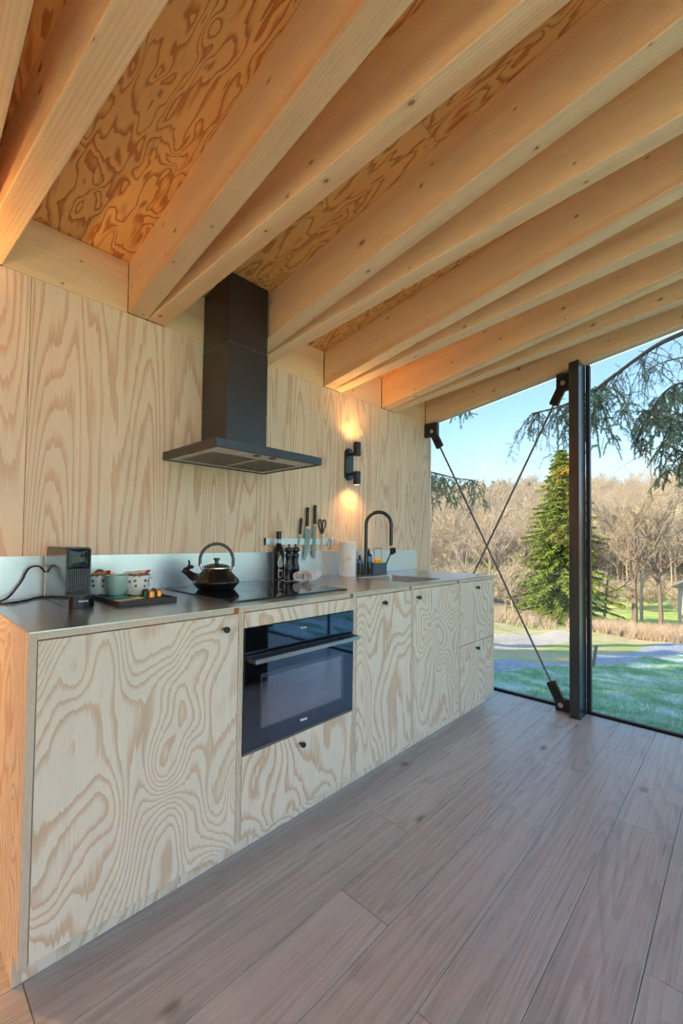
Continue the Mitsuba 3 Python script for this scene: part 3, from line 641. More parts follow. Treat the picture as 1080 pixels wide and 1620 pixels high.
def roll(lab, c, d, L, r):
    t = thing('rolled_cloth', lab, 'cloth', 'rolled striped cloths on the hob')
    d = A(d, float); d /= np.linalg.norm(d); e = np.cross(EZ, d)
    th = np.linspace(.6, 2 * math.pi * 2.7, 110); rad = .004 + (r - .004) * (th / th[-1])
    th2 = .0046
    outer = np.stack([(rad) * np.cos(th), rad * np.sin(th)], 1); inn = np.stack([(rad - th2) * np.cos(th), (rad - th2) * np.sin(th)], 1)
    poly = Polygon(np.vstack([outer, inn[::-1]])).buffer(0)
    if poly.geom_type != 'Polygon': poly = max(poly.geoms, key=lambda g: g.area)
    m = slab(poly, 0, L); m = moved(m, frame(c, e, EZ, d))
    V = A(m.vertices); rel = V - A(c)
    put('roll', m, 'cloth', t, uv=np.stack([rel @ e, rel @ d], 1))
dv = A([.83, .56, 0])
roll('striped cloth rolled up, the left of the two beside the mills', (1.330, -.225, ZH + .0295), dv, .21, .029)
roll('striped cloth rolled up, the right and nearer of the two on the hob', (1.362, -.284, ZH + .0295), dv, .22, .029)

# knife strip and what hangs on it
ks = thing('magnetic_strip', 'steel magnetic knife strip on the plywood wall above the backsplash', 'knife rack')
put('bar', bx(1.268, 1.842, -.016, -.0006, 1.1370, 1.1795, .001), 'steel_splash', ks)
for a, b in ((1.2655, 1.2685), (1.8415, 1.8445)): put('end_cap', bx(a, b, -.0165, -.0005, 1.1365, 1.180, .0006), 'dark_handle', ks)
def knife(lab, x, z_top, z_bol, z_tip, w, lean, pts):
    t = thing('kitchen_knife', lab, 'knife', 'knives on the magnetic strip')
    Lh = z_top - z_bol; c = A([x, -.0225, z_bol]); ez = A([lean, 0, 1.0]); ez /= np.linalg.norm(ez); ex = np.cross(EY, ez)
    fm = frame(c, ex, ez, -EY)   # x: across, y: up the handle, z: out of the wall
    fm[:3, 2] = np.cross(fm[:3, 0], fm[:3, 1])
    s = fm[:3, 2] @ -EY
    hnd = m3.Manifold.cube([.0145 if w < .03 else .0185, Lh, .016]); 
    q = .0145 if w < .03 else .0185
    put('grip', moved(bx(-q / 2, q / 2, .004, Lh, -.009, .009, .0035), fm), 'dark_handle', t)
    put('bolster', moved(bx(-q / 2 - .0006, q / 2 + .0006, -.010, .0045, -.0085, .0085, .001), fm), 'steel_bright', t)
    Lb = z_bol - z_tip; poly = Polygon([(px * w, -.009 - py * (Lb - .009)) for px, py in pts])
    bl = slab(poly, -.0011, .0011); bl.apply_translation([0, 0, -.0046 * s])
    put('blade', moved(bl, fm), 'blade', t)
    return t
knife('short paring knife, leftmost of the three on the magnetic strip', 1.524, 1.307, 1.200, 1.085, .022, .10, [(-.4, 0), (.4, 0), (.45, .06), (.40, .6), (.2, .85), (-.25, 1.0), (-.4, .8)])
knife('large chef knife with a broad blade, middle one on the magnetic strip', 1.584, 1.378, 1.252, 1.030, .048, .02, [(-.28, 0), (.2, 0), (.62, .03), (.68, .12), (.62, .45), (.40, .72), (.05, .9), (-.28, 1.0)])
knife('long slicing knife with a straight blade, right one on the magnetic strip', 1.651, 1.397, 1.268, 1.046, .032, .01, [(-.42, 0), (.3, 0), (.52, .03), (.52, .93), (.36, 1.0), (.1, .98), (-.25, .9), (-.42, .78)])
sc = thing('kitchen_scissors', 'black handled kitchen scissors hanging on the magnetic strip', 'scissors')
for s in (-1, 1):
    q = [(1.719 + s * (.004 + .003), -.0205, 1.213), (1.719 + s * .016, -.0205, 1.235), (1.719 + s * .030, -.0205, 1.265), (1.719 + s * .032, -.0205, 1.288), (1.719 + s * .022, -.0205, 1.304), (1.719 + s * .010, -.0205, 1.297), (1.719 + s * .006, -.0205, 1.27), (1.719 + s * .005, -.0205, 1.23), (1.719 + s * .006, -.0205, 1.212)]
    put('grip', tube(spline(q, 5), .0042, 10), 'black_plastic', sc, smooth=60)
    poly = Polygon([(1.719 - s * .001, 1.216), (1.719 + s * .010, 1.214), (1.719 + s * .010, 1.195), (1.719 + s * .007, 1.12), (1.719 + s * .001, 1.095), (1.719 - s * .003, 1.15)])
    put('blade', moved(slab(poly, 0, .0018), frame((0, -.0175 if s > 0 else -.0198, 0), EX, EZ, -EY)), 'steel_bright', sc)
put('screw', cyl((1.719, -.016, 1.196), (1.719, -.024, 1.196), .004, 14), 'steel', sc)
pe = thing('peeler', 'steel vegetable peeler at the right end of the magnetic strip', 'peeler')
put('grip', tube(spline([(1.797, -.021, 1.180), (1.781, -.021, 1.160), (1.783, -.021, 1.125), (1.797, -.021, 1.107), (1.811, -.021, 1.125), (1.813, -.021, 1.160), (1.797, -.021, 1.180)], 6), .0036, 9), 'steel', pe, smooth=60)
put('yoke', tube(spline([(1.766, -.023, 1.236), (1.766, -.023, 1.213), (1.780, -.022, 1.193), (1.797, -.021, 1.180), (1.814, -.022, 1.193), (1.829, -.023, 1.213), (1.829, -.023, 1.236)], 6), .0026, 9), 'steel', pe, smooth=60)
put('blade', bx(1.767, 1.828, -.0262, -.0198, 1.2215, 1.2235, .0004), 'steel_bright', pe)

# paper roll, faucet, washing-up things
pr_ = thing('paper_roll', 'white kitchen paper roll standing on the worktop below the wall lamp', 'paper roll')
n_ = 96; prf = []
m = lathe([(.020, 0), (.053, 0), (.056, .003), (.056, .05), (.0565, .12), (.056, .18), (.0562, .226), (.054, .2295), (.020, .2295), (.020, 0)], n_, (1.872, -.112, Z0)); put('sheets', m, 'paper', pr_, smooth=40)
put('core', lathe([(.0185, .001), (.0199, .001), (.0199, .2288), (.0185, .2288)], 40, (1.872, -.112, Z0)), 'sachet_ochre', pr_, smooth=30)
fa = thing('faucet', 'dark gunmetal kitchen faucet with a tall round arch over the sink', 'faucet')
FC = A([2.059, -.116, Z0]); fd = A([.657, -.754, 0])
put('base_ring', cyl(FC, FC + EZ * .006, .0235, 32, .001), 'faucet_gun', fa, smooth=30)
arch = [FC + EZ * .004, FC + EZ * .12, FC + EZ * .25, FC + EZ * .345] + [FC + fd * (.088 - .088 * math.cos(a)) + EZ * (.354 + .088 * math.sin(a)) for a in np.linspace(.1, math.pi - .1, 22)] + [FC + fd * .176 + EZ * .345, FC + fd * .176 + EZ * .28, FC + fd * .176 + EZ * .214]
put('spout', tube(arch, .0118, 20), 'faucet_gun', fa, smooth=60)
put('nozzle', cyl(FC + fd * .176 + EZ * .2065, FC + fd * .176 + EZ * .214, .0095, 20), 'black_plastic', fa, smooth=30)
sb1 = thing('soap_bottle', 'slim dark soap bottle left of the faucet', 'soap bottle', 'soap bottles by the faucet')
c1 = A([2.030, -.085, Z0]); 
put('bottle', lathe([(0, 0), (.0185, 0), (.020, .003), (.020, .098), (.017, .106), (.010, .110), (0, .110)], 32, c1), 'faucet_gun', sb1, smooth=35)
put('pump', cyl(c1 + EZ * .108, c1 + EZ * .136, .0085, 16, .001), 'black_plastic', sb1, smooth=30); put('label_band', lathe([(.0202, .08), (.0208, .081), (.0208, .1), (.0200, .101)], 32, c1), 'soap_blue', sb1, smooth=35)
sb2 = thing('soap_bottle', 'dark pump soap bottle with a blue label between faucet and sponge caddy', 'soap bottle', 'soap bottles by the faucet')
c2 = A([2.150, -.066, Z0]); 
put('bottle', lathe([(0, 0), (.024, 0), (.026, .003), (.026, .128), (.020, .140), (.010, .146), (0, .146)], 32, c2), 'black_gloss', sb2, smooth=35); put('label_band', lathe([(.0262, .088), (.0268, .089), (.0268, .125), (.0260, .126)], 32, c2), 'soap_blue', sb2, smooth=35)
put('pump', cat_([cyl(c2 + EZ * .144, c2 + EZ * .166, .010, 16, .001), cyl(c2 + EZ * .166, c2 + EZ * .182, .0045, 12), cyl(c2 + EZ * .178 - fd * .01, c2 + EZ * .180 + A([-.04, -.01, 0]), .005, 12)]), 'dark_handle', sb2, smooth=30)
cdy = thing('sponge_caddy', 'blue-grey open box for sponge and brush beside the sink', 'caddy')
cm_ = frame((2.245, -.085, Z0), A([.78, -.626, 0]), A([.626, .78, 0]), EZ)
bo = slab(rrect(-.054, .054, -.034, .034, .006), 0, .076); bi = slab(rrect(-.0505, .0505, -.0305, .0305, .004), .004, .09)
put('box', moved(fromm(mf(bo) - mf(bi)), cm_), 'caddy_blue', cdy)
wp = [(-.030, .031, .02), (-.030, .031, .176), (-.028, .031, .182), (.024, .031, .182), (.026, .031, .176), (.026, .031, .02)]
put('wire_handle', moved(tube(wp, .0018, 8), cm_), 'dark_handle', cdy)
spg = thing('sponge', 'yellow sponge sticking out of the caddy', 'sponge')
sm = bx(-.037, .023, -.020, .018, .006, .108, .008); put('foam', moved(sm, cm_), 'sponge', spg)
br = thing('dish_brush', 'dish brush with a round dark head leaning out of the caddy', 'dish brush')
h0 = cm_[:3, :3] @ A([.030, 0, .010]) + cm_[:3, 3]; h1 = A([2.298, -.156, Z0 + .150])
put('stick', tube(spline([h0, h0 * .45 + h1 * .55, h1], 6), .0062, 12), 'rod_steel', br, smooth=60)
hx = h1 + A([.004, -.004, .014]); hd_ = A([.42, -.55, .1]); hd_ /= np.linalg.norm(hd_)
put('head', cyl(hx - hd_ * .012, hx + hd_ * .012, .0265, 32, .004), 'black_plastic', br, smooth=30)
bb = []; rb_ = random.Random(3)
for i in range(60):
    a = rb_.random() * 6.28; r = .022 * math.sqrt(rb_.random()); e1 = np.cross(hd_, EZ); e1 /= np.linalg.norm(e1); e2 = np.cross(hd_, e1)
    p = hx + hd_ * .011 + e1 * r * math.cos(a) + e2 * r * math.sin(a); bb.append(tube([p, p + hd_ * .018], .0012, 4))
put('bristles', cat_(bb), 'bristle', br, kind='stuff')

# ------------------------------------------------------------------ outdoors
RP = [0, 3.4, 11.5, 13.3, 17, 21, 25, 32, 42, 55, 75, 90, 110, 160, 230, 400]
ZPf = [-.34, -.37, -1.69, -2.0, -2.41, -2.91, -3.3, -3.95, -4.77, -5.5, -4.6, -2.0, 2.0, 11.5, 18, 26]
def gz(x, y):
    x, y = np.asarray(x, float), np.asarray(y, float); dx, dy = x + .256, y + 2.07
    r = np.hypot(dx, dy); az = np.degrees(np.arctan2(dy, dx))
    z = np.interp(r, RP, ZPf)
    back = np.clip((np.abs(az - 14) - 36) / 30, 0, 1); back = back * back * (3 - 2 * back)
    zb = -.34 + np.maximum(r - 5.5, 0) * .05 + np.maximum(r - 9, 0) * .10 * (az < 0)
    z = z * (1 - back) + zb * back
    return z + (meshkit.fbm(np.stack([x * .35, y * .35, x * 0], -1), 3) - .5) * np.clip((r - 5) * .06, 0, .5) + (meshkit.noise(np.stack([x * 2.3, y * 2.3, x * 0], -1)) - .5) * .05
rr = np.concatenate([[0], np.geomspace(1.2, 30, 70), np.geomspace(31, 420, 70)]); th = np.concatenate([np.radians(np.linspace(-24, 48, 150)), np.radians(np.linspace(51, 333, 80))])
Rg, Tg = np.meshgrid(rr, th, indexing='ij'); gx, gy = -.256 + Rg * np.cos(Tg), -2.07 + Rg * np.sin(Tg)
V = np.stack([gx, gy, gz(gx, gy)], -1).reshape(-1, 3); n = len(th); i, j = np.meshgrid(np.arange(len(rr) - 1), np.arange(n), indexing='ij'); b = i * n + j; c = i * n + (j + 1) % n
put('ground', TM(V, np.vstack([np.stack([b, b + n, c + n], -1).reshape(-1, 3), np.stack([b, c + n, c], -1).reshape(-1, 3)])), 'ground', smooth=True, kind='structure', label='frosty lawn, gravel path, road and hillside outside')

rng = np.random.default_rng(11)
def blades(P, h, w, lean, rg):
    k = len(P); a = rg.uniform(0, 6.28, k); b = rg.uniform(0, 6.28, k); hh = h * rg.uniform(.5, 1.3, k)
    s = np.stack([np.cos(a), np.sin(a), a * 0], 1) * (w * .5); t = np.stack([np.cos(b) * lean * hh, np.sin(b) * lean * hh, hh], 1)
    V = np.stack([P - s, P + s, P + t], 1).reshape(-1, 3); return TM(V, np.arange(len(V)).reshape(-1, 3))
def polar(k, r0, r1, a0, a1, rg):
    r = np.sqrt(rg.uniform(r0 * r0, r1 * r1, k)); a = np.radians(rg.uniform(a0, a1, k)); x, y = -.256 + r * np.cos(a), -2.07 + r * np.sin(a)
    return np.stack([x, y, gz(x, y) - .01], 1)
def outside_only(P): return P[(P[:, 0] > 3.3)]
P = outside_only(polar(90000, 3.6, 16, -1, 36, rng)); P = P[P[:, 1] + .13 * (P[:, 0] - 7.35) - 1.17 < .05]; cl = meshkit.fbm(P * A([3.1, 3.1, 0]), 3, 5)
put('grass', blades(P[cl > .46], .06, .016, .9, rng), 'grass_blade', kind='stuff', label='short green lawn grass outside the glass')
put('grass', blades(P[cl <= .50], .055, .018, .9, rng), 'grass_frost', kind='stuff', label='frosted pale grass on the lawn')
P = np.vstack([polar(11000, 22.5, 30.5, 0, 15.5, rng), polar(2500, 25, 29, 17, 36, rng)])
put('dry_grass', blades(P, .55, .035, .55, rng), 'dry_grass', kind='stuff', label='tall dry straw coloured grass beyond the gravel path')

class Soup:
    def __init__(s): s.v, s.f, s.n = [], [], 0
    def add(s, m):
        s.v.append(np.asarray(m.vertices)); s.f.append(np.asarray(m.faces) + s.n); s.n += len(m.vertices)
    def tri(s, T3):
        T3 = np.asarray(T3).reshape(-1, 3); s.v.append(T3); s.f.append(np.arange(len(T3)).reshape(-1, 3) + s.n); s.n += len(T3)
    def mesh(s): return TM(np.vstack(s.v), np.vstack(s.f))
def unit(v): v = A(v, float); return v / (np.linalg.norm(v) + 1e-9)
def bare_tree(seed, h, spread, levels, nb, twigs, tw_len, tw_w, r0, n=4):
    """trunk, forking limbs and fine twigs of a leafless tree, base at the origin: (limbs, twigs)"""
    rg = np.random.default_rng(seed); L, Tw = Soup(), Soup()
    def grow(p, d, ln, r, lv):
        k = 5; pts = [p]; q = p.copy(); dd = d.copy()
        for i in range(k):
            dd = unit(dd + rg.normal(0, .13 if lv else .05, 3) + A([0, 0, .06])); q = q + dd * ln / k; pts.append(q.copy())
        rad = np.linspace(r, r * (.45 if lv < levels else .25), k + 1)
        L.add(tube(pts, rad, max(3, n - lv), caps=False))
        if lv >= levels:
            m = twigs; t = rg.uniform(.15, 1, m); idx = np.minimum((t * k).astype(int), k - 1); base = A(pts)[idx] + (A(pts)[idx + 1] - A(pts)[idx]) * (t * k - idx)[:, None]
            dirs = unit(dd) * .8 + rg.normal(0, .55, (m, 3)); dirs[:, 2] += .25; dirs /= np.linalg.norm(dirs, axis=1, keepdims=True)
            side = np.cross(dirs, rg.normal(0, 1, (m, 3))); side /= np.linalg.norm(side, axis=1, keepdims=True) + 1e-9
            ll = tw_len * rg.uniform(.5, 1.2, m)[:, None]
            Tw.tri(np.stack([base - side * tw_w / 2, base + side * tw_w / 2, base + dirs * ll], 1)); return
        for i in range(nb + (3 if lv == 0 else 0)):
            t = rg.uniform(.38 if lv == 0 else .25, 1.0); idx = min(int(t * k), k - 1); bp = pts[idx] + (pts[idx + 1] - pts[idx]) * (t * k - idx)
            a = rg.uniform(0, 6.28); e1 = unit(np.cross(dd, A([.3, .2, .9]))); e2 = np.cross(dd, e1); out = e1 * math.cos(a) + e2 * math.sin(a)
            nd = unit(dd * rg.uniform(.5, 1.0) + out * spread * rg.uniform(.6, 1.2))
            grow(bp, nd, ln * rg.uniform(.42, .62), r * (.62 - .25 * t) + .001, lv + 1)
    grow(A([0, 0, -.2]), A([0, 0, 1.0]), h * .72, r0, 0)
    return L.mesh(), Tw.mesh()
def at3(x, y, s=1.0, rot=0.0, dz=0.0):
    return T().translate([x, y, float(gz(x, y)) + dz]).rotate([0, 0, 1], math.degrees(rot)).scale(s)
# wood on the hillside: variants as shape groups, every tree a thing
VAR = []
for q, (h, sp, mt, mt2, tw) in enumerate(((9.5, .55, 'bark_pale', 'bark_tan', 9), (8.5, .8, 'bark_tan', 'bark_tan', 9), (9, .7, 'bark_grey', 'bark_pale', 9), (7.5, .9, 'bark_pale', 'bark_pale', 9))):
    a, b = bare_tree(50 + q, h, sp, 2, 6, tw, 1.1, .055, .11)
    scene[f'bare_kind_{q}'] = {'type': 'shapegroup', 'trunk': mikit.ply(a, mt), 'twigs': mikit.ply(b, mt2)}
    VAR.append(f'bare_kind_{q}')
P = polar(1500, 62, 178, -4, 40, rng); az = np.degrees(np.arctan2(P[:, 1] + 2.07, P[:, 0] + .256)); rad_ = np.hypot(P[:, 0] + .256, P[:, 1] + 2.07)
keep = (rad_ > np.where(az < 14, 70, 63)); P, rad_, az = P[keep], rad_[keep], az[keep]; o = np.argsort(rad_); P, rad_, az = P[o], rad_[o], az[o]
cnt = nw = 0; tag('hillside_wood', 'leafless wood covering the upper hillside', None, None, 'stuff')
for i, (x, y, z) in enumerate(P):
    inview = 4 < az[i] < 33.5
    m = at3(x, y, float(rng.uniform(.75, 1.25)), float(rng.uniform(0, 6.28)), -.1); v = {'type': 'instance', 'to_world': m, 'g': {'type': 'ref', 'id': VAR[int(rng.integers(4))]}}
    if inview and cnt < 280:
        cnt += 1; k = key('bare_tree'); scene[k] = v; tag(k, 'leafless tree in the pale wood on the far hillside', 'tree', 'leafless trees of the hillside wood')
    else:
        nw += 1; scene[f'hillside_wood__{nw:03d}'] = v
def conifer(seed, h, rad, whorls, per, sprays, slen, swid, bare=.06):
    """(trunk, branches, needles) of a spruce, base at the origin"""
    rg = np.random.default_rng(seed); Bs, N = Soup(), Soup()
    tr_ = tube([(0, 0, -.3), (0, 0, h * .5), (0, 0, h)], [h * .017, h * .009, .01], 7)
    for w in range(whorls):
        f = w / (whorls - 1); z = h * (bare + (1 - bare) * (f ** .92)); rl = rad * (1 - f) ** .86 * (.92 + .2 * rg.random()) + .12
        for b in range(per):
            a = 6.283 * (b + rg.random() * .8) / per + w * 1.3; d = A([math.cos(a), math.sin(a), 0]); e = A([-d[1], d[0], 0]); l = rl * rg.uniform(.62, 1.15)
            t = np.linspace(0, 1, 6); up = (.15 + .35 * f); pts = d * (t * l)[:, None] + EZ * (z + l * (up * t - .62 * t * t + .22 * t ** 4))[:, None]
            Bs.add(tube(pts, np.linspace(.022, .004, 6) * (h / 10), 3, caps=False))
            m = max(8, int(sprays * l / rad)); s = rg.uniform(.12, 1.03, m); p = d * (s * l)[:, None] + EZ * (z + l * (up * s - .62 * s * s + .22 * s ** 4))[:, None]
            wd = (1 - .55 * s)[:, None]; lat = rg.uniform(-1, 1, m)[:, None]
            dirs = d * rg.uniform(.35, 1, m)[:, None] + e * lat * 1.1 + EZ * rg.uniform(-.75, .1, m)[:, None]; dirs /= np.linalg.norm(dirs, axis=1, keepdims=True)
            side = np.cross(dirs, EZ + rg.normal(0, .5, (m, 3))); side /= np.linalg.norm(side, axis=1, keepdims=True) + 1e-9
            ll = slen * rg.uniform(.6, 1.3, m)[:, None] * wd
            N.tri(np.stack([p - side * swid / 2, p + side * swid / 2, p + dirs * ll], 1))
    return tr_, Bs.mesh(), N.mesh()
def plant(name, lab, cat, grp, parts, x, y, mats, names, rot=0.0, s=1.0, dz=0.0, thg=None):
    t = thing(name, lab, cat, grp); m = np.array(at3(x, y, s, rot, dz).matrix, float)
    for p, mt, nm in zip(parts, mats, names): put(nm, moved(p, m), mt, t, kind='stuff' if nm in ('needles', 'twigs') else None)
    return t
big = conifer(5, 11.0, 3.25, 38, 11, 110, .6, .15, .015)
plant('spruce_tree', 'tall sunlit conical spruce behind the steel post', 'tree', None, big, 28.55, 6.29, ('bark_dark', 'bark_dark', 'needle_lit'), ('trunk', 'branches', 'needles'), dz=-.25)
# trees on the field edge, right of the post
for q, (x, y, h, sp, r0, lab, mt, tw) in enumerate((
    (29.37, 2.63, 9.6, .75, .17, 'leafless tree with a straight dark trunk on the field edge, right of the post', 'bark_grey', 22),
    (30.5, 1.55, 7.8, .9, .13, 'leafless tree with spreading low branches, second right of the post', 'bark_grey', 22),
    (31.2, 4.55, 6.8, .9, .09, 'thin leafless tree beside the right flank of the spruce', 'bark_tan', 18),
    (34.0, .8, 8.8, .85, .12, 'leafless tree at the right picture edge by the pale house', 'bark_tan', 20),
    (37.0, 3.4, 8.6, .85, .11, 'leafless tree standing farther back on the green field', 'bark_tan', 18),
    (27.6, 8.9, 4.4, 1.0, .05, 'bushy leafless sapling at the left foot of the spruce', 'bark_tan', 18),
    (33.0, 13.2, 6.6, .9, .07, 'leafless tree left of the spruce beyond the road', 'bark_tan', 16),
    (41.0, 19.4, 7.6, .8, .08, 'slender leafless tree behind the crossing of the brace rods', 'bark_pale', 14))):
    a, b = bare_tree(200 + q, h, sp, 3 if h > 7 else 2, 4 if h > 7 else 6, tw // 2, .75, .028, r0, 6)
    plant('bare_tree', lab, 'tree', None, (a, b), x, y, (mt, 'bark_tan'), ('trunk', 'twigs'), dz=-.05)
# brush between road and wood
a, b = bare_tree(77, 2.2, 1.2, 2, 7, 10, .6, .035, .03)
scene['bush_kind'] = {'type': 'shapegroup', 'limbs': mikit.ply(a, 'bark_tan'), 'twigs': mikit.ply(b, 'bark_tan')}
tag('undergrowth', 'tangled brown undergrowth at the foot of the wood', None, None, 'stuff')
for i, (x, y, z) in enumerate(np.vstack([polar(90, 37, 66, 19, 35, rng), polar(26, 46, 62, 3, 17, rng)])):
    scene[f'undergrowth__{i + 1:03d}'] = {'type': 'instance', 'to_world': at3(x, y, float(rng.uniform(.7, 1.5)), float(rng.uniform(0, 6.28))), 'g': {'type': 'ref', 'id': 'bush_kind'}}
# small spruces along the ridge and the hill
cf = conifer(8, 8.0, 1.7, 16, 7, 14, .8, .3)
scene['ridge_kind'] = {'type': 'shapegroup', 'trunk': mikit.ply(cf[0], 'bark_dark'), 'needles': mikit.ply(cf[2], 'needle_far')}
for i in range(30):
    a = math.radians(rng.uniform(12, 33)); r = rng.uniform(150, 172); k = key('ridge_spruce'); x, y = -.256 + r * math.cos(a), -2.07 + r * math.sin(a)
    scene[k] = {'type': 'instance', 'to_world': at3(x, y, float(rng.uniform(.8, 1.4))), 'g': {'type': 'ref', 'id': 'ridge_kind'}}; tag(k, 'small dark spruce on the skyline of the wooded hill', 'tree', 'spruces on the skyline')
# dense spruces beside and behind the cabin
sd = conifer(9, 8.2, 2.1, 24, 9, 26, .8, .28, .01)
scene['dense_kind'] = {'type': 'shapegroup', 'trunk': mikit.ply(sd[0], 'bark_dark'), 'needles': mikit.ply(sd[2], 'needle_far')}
for i, (x, y, s) in enumerate([(-4.2, 2.6 + 1.75 * q, .86 if q < 6 else .55) for q in range(11)] + [(9 + 2.6 * q, -21 + .9 * q - 1.5 * (q % 2), .74 + .06 * (q % 3)) for q in range(9)]):
    k = key('dense_spruce'); scene[k] = {'type': 'instance', 'to_world': at3(x, y, s, i * 1.1), 'g': {'type': 'ref', 'id': 'dense_kind'}}; tag(k, 'dark spruce in the rows beside the cabin, seen only in reflections', 'tree', 'spruces beside the cabin')

# near spruces whose drooping branches hang into the view
def limb(parent, pts, r0, ntw, lmin, lmax, dens, seed, nlen=.034, t0=.0):
    rg = np.random.default_rng(seed); P = spline(pts, 8); L, N = Soup(), Soup()
    L.add(tube(P, np.linspace(r0, r0 * .25, len(P)), 6, caps=False))
    def needles(q, k):
        s = rg.uniform(0, 1, k) * (len(q) - 1); i = np.minimum(s.astype(int), len(q) - 2); b = q[i] + (q[i + 1] - q[i]) * (s - i)[:, None]; d = q[i + 1] - q[i]; d /= np.linalg.norm(d, axis=1, keepdims=True) + 1e-9
        nd = d * .6 + rg.normal(0, .6, (k, 3)); nd /= np.linalg.norm(nd, axis=1, keepdims=True); sd_ = np.cross(nd, rg.normal(0, 1, (k, 3))); sd_ /= np.linalg.norm(sd_, axis=1, keepdims=True) + 1e-9
        N.tri(np.stack([b - sd_ * .0045, b + sd_ * .0045, b + nd * nlen * rg.uniform(.6, 1.2, k)[:, None]], 1))
    for i in range(ntw):
        s = rg.uniform(t0, 1) * (len(P) - 1); j = min(int(s), len(P) - 2); b = P[j] + (P[j + 1] - P[j]) * (s - j); ln = rg.uniform(lmin, lmax)
        out = rg.normal(0, 1, 3) * A([.35, .45, .1]); q = [b]; d = unit(out + A([0, 0, -.35]))
        for m in range(6):
            d = unit(d + A([0, 0, -.28]) + rg.normal(0, .12, 3)); q.append(q[-1] + d * ln / 6)
        q = A(q); L.add(tube(q, np.linspace(.0055, .002, 7), 3, caps=False)); needles(q, int(dens * ln * 150))
        for m in range(int(5 * ln / .5)):
            u = rg.integers(1, 6); d2 = unit(rg.normal(0, 1, 3) + A([0, 0, -.6])); l2 = ln * rg.uniform(.15, .38); q2 = A([q[u], q[u] + d2 * l2 * .5, q[u] + unit(d2 + A([0, 0, -.5])) * l2])
            L.add(tube(q2, [.003, .0022, .0015], 3, caps=False)); needles(q2, int(dens * l2 * 190))
    k = put('branch', L.mesh(), 'bark_dark', parent)
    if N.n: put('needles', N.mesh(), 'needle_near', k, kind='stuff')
nt = thing('near_spruce', 'old spruce close to the cabin whose drooping branches hang in from the right edge', 'tree')
put('trunk', tube([(9.6, -3.9, float(gz(9.6, -3.9)) - .2), (9.6, -3.8, 3), (9.7, -3.8, 9)], [.24, .2, .12], 12), 'bark_dark', nt, smooth=60)
TKp = [9.62, -3.8]
limb(nt, [TKp + [4.95], [8.34, -1.77, 4.63], [8.02, -1.45, 4.42], [7.69, -1.14, 4.2], [7.45, -.85, 3.94], [7.19, -.56, 3.64], [7.05, -.38, 3.48], [6.95, 0, 3.32], [6.91, .46, 3.27]], .042, 46, .35, 1.0, .55, 1, t0=.3)
limb(nt, [[7.25, -.62, 3.70], [7.12, -.42, 3.50], [7.02, -.30, 3.40]], .010, 12, .7, 1.15, 2.6, 12)
limb(nt, [[6.98, -.12, 3.34], [6.95, .05, 3.31], [6.91, .46, 3.27]], .008, 14, .25, .62, 2.4, 13)
limb(nt, [TKp + [2.6], [7.74, -1.84, 2.8], [7.72, -1.43, 2.96], [7.59, -1.18, 3.09], [7.46, -.96, 3.19]], .03, 26, .3, .8, 3.2, 2, t0=.35)
limb(nt, [TKp + [2.0], [8.14, -1.83, 2.35], [8.02, -1.4, 2.57], [7.89, -1.14, 2.74]], .03, 26, .3, .7, 3.2, 3, t0=.4)
limb(nt, [TKp + [2.0], [8.14, -1.83, 2.21], [8.02, -1.4, 2.31], [7.9, -1.21, 2.29]], .022, 14, .2, .45, 2.8, 4, t0=.5)
limb(nt, [TKp + [3.4], [8.14, -1.84, 3.53], [8.02, -1.41, 3.64], [7.9, -1.18, 3.5], [7.78, -1.04, 3.22]], .028, 30, .3, .85, 3.2, 5, t0=.4)
limb(nt, [[7.74, -1.5, 3.0], [7.61, -1.29, 3.13], [7.46, -.92, 3.06], [7.29, -.54, 3.11]], .009, 9, .15, .5, .25, 6)
limb(nt, [[7.8, -1.5, 2.55], [7.61, -1.29, 2.66], [7.48, -1.11, 2.57], [7.45, -.84, 2.43], [7.3, -.58, 2.22]], .008, 4, .1, .3, .5, 7)
limb(nt, [TKp + [3.9], [8.6, -2.3, 3.95], [8.2, -1.7, 4.05], [7.8, -1.2, 3.95], [7.6, -.9, 3.75]], .016, 20, .35, .8, .12, 8, t0=.4)
nl = thing('near_spruce', 'spruce hidden behind the kitchen wall, its branch tips showing left in the glass', 'tree')
put('trunk', tube([(8.9, 6.3, float(gz(8.9, 6.3)) - .2), (8.9, 6.3, 3), (9.0, 6.3, 8)], [.22, .18, .1], 12), 'bark_dark', nl, smooth=60)
limb(nl, [[8.9, 6.3, 3.1], [8.3, 4.2, 3.05], [8.53, 3.30, 2.78], [8.51, 2.71, 2.60], [8.53, 2.16, 2.47]], .03, 34, .4, .95, 2.4, 9, t0=.35)
limb(nl, [[9.0, 6.3, 5.3], [7.9, 3.6, 4.8], [7.62, 2.3, 4.15], [7.73, 2.07, 3.95]], .02, 14, .25, .55, 2.0, 10, t0=.6)

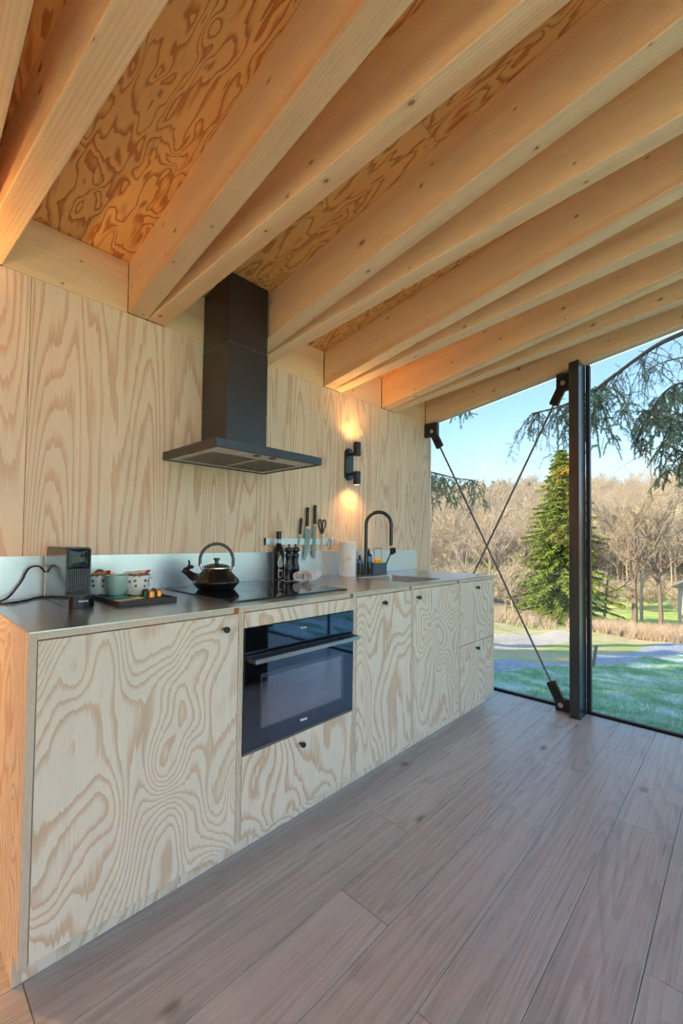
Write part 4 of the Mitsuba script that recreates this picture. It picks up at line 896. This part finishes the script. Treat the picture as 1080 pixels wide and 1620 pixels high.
# small far things
for x, y, h, lab in ((10.95, .51, .52, 'short leaning wooden stake in the lawn right of the post'),):
    k = thing('stake', lab, 'stake'); z = float(gz(x, y)); put('pole', moved(bx(-.03, .03, -.03, .03, -.15, h, .005), frame((x, y, z), EX, EY, unit([.02, -.12, 1]))), 'fence_wood', k)
for i in range(9):
    r = 31.5 + .2 * i; a = math.radians(15.5 + 1.7 * i); x, y = -.256 + r * math.cos(a), -2.07 + r * math.sin(a); z = float(gz(x, y))
    put('fence_post', moved(cyl((0, 0, -.2), (0, 0, 1.05), .045, 8), frame((x, y, z), EX, EY, EZ)), 'fence_wood', label='grey wooden fence post beyond the road', cat='fence post', group='fence posts along the road')
z = float(gz(25.6, 7.0)); m = trimesh.creation.icosphere(2, .3); V = A(m.vertices); m.vertices = V * (1 + .5 * (meshkit.noise(V * 4) - .5))[:, None] * A([1, 1.2, .8]) + A([25.6, 7.0, z + .1])
put('boulder', m, 'plaster', smooth=True, label='pale boulder at the foot of the sunlit spruce', cat='boulder')
hs = thing('house', 'pale rendered house at the right picture edge beyond the field', 'house'); z = float(gz(41.5, 0))
put('wall', bx(39.5, 45, -4.2, 1.55, z - .5, z + 2.7), 'plaster', hs)
rfp = slab(Polygon([(-4.6, 2.6), (-1.3, 4.6), (1.95, 2.6)]), 0, 6.1); put('roof', moved(rfp, frame((39.2, 0, z), EY, EZ, EX)), 'roof_grey', hs)
for y in (.25, -1.4, -3.0):
    wn = put('window', bx(39.44, 39.52, y - .45, y + .45, z + .85, z + 2.0), 'enamel_white', hs)
    for s in (-1, 1): put('pane', bx(39.42, 39.46, y + s * .21 - .17, y + s * .21 + .17, z + .93, z + 1.92), 'far_glass', wn)

# a low dark bench in the room, out of the picture, mirrored in the oven glass
bn = thing('bench', 'dark wooden bench in the room, seen mirrored in the oven glass', 'bench')
put('seat', bx(1.62, 1.98, -3.6, -2.30, .44, .48, .004), 'bench_wood', bn)
for y in (-2.34, -3.56): put('leg', bx(1.66, 1.94, y - .03, y + .03, .0005, .44, .004), 'bench_wood', bn)
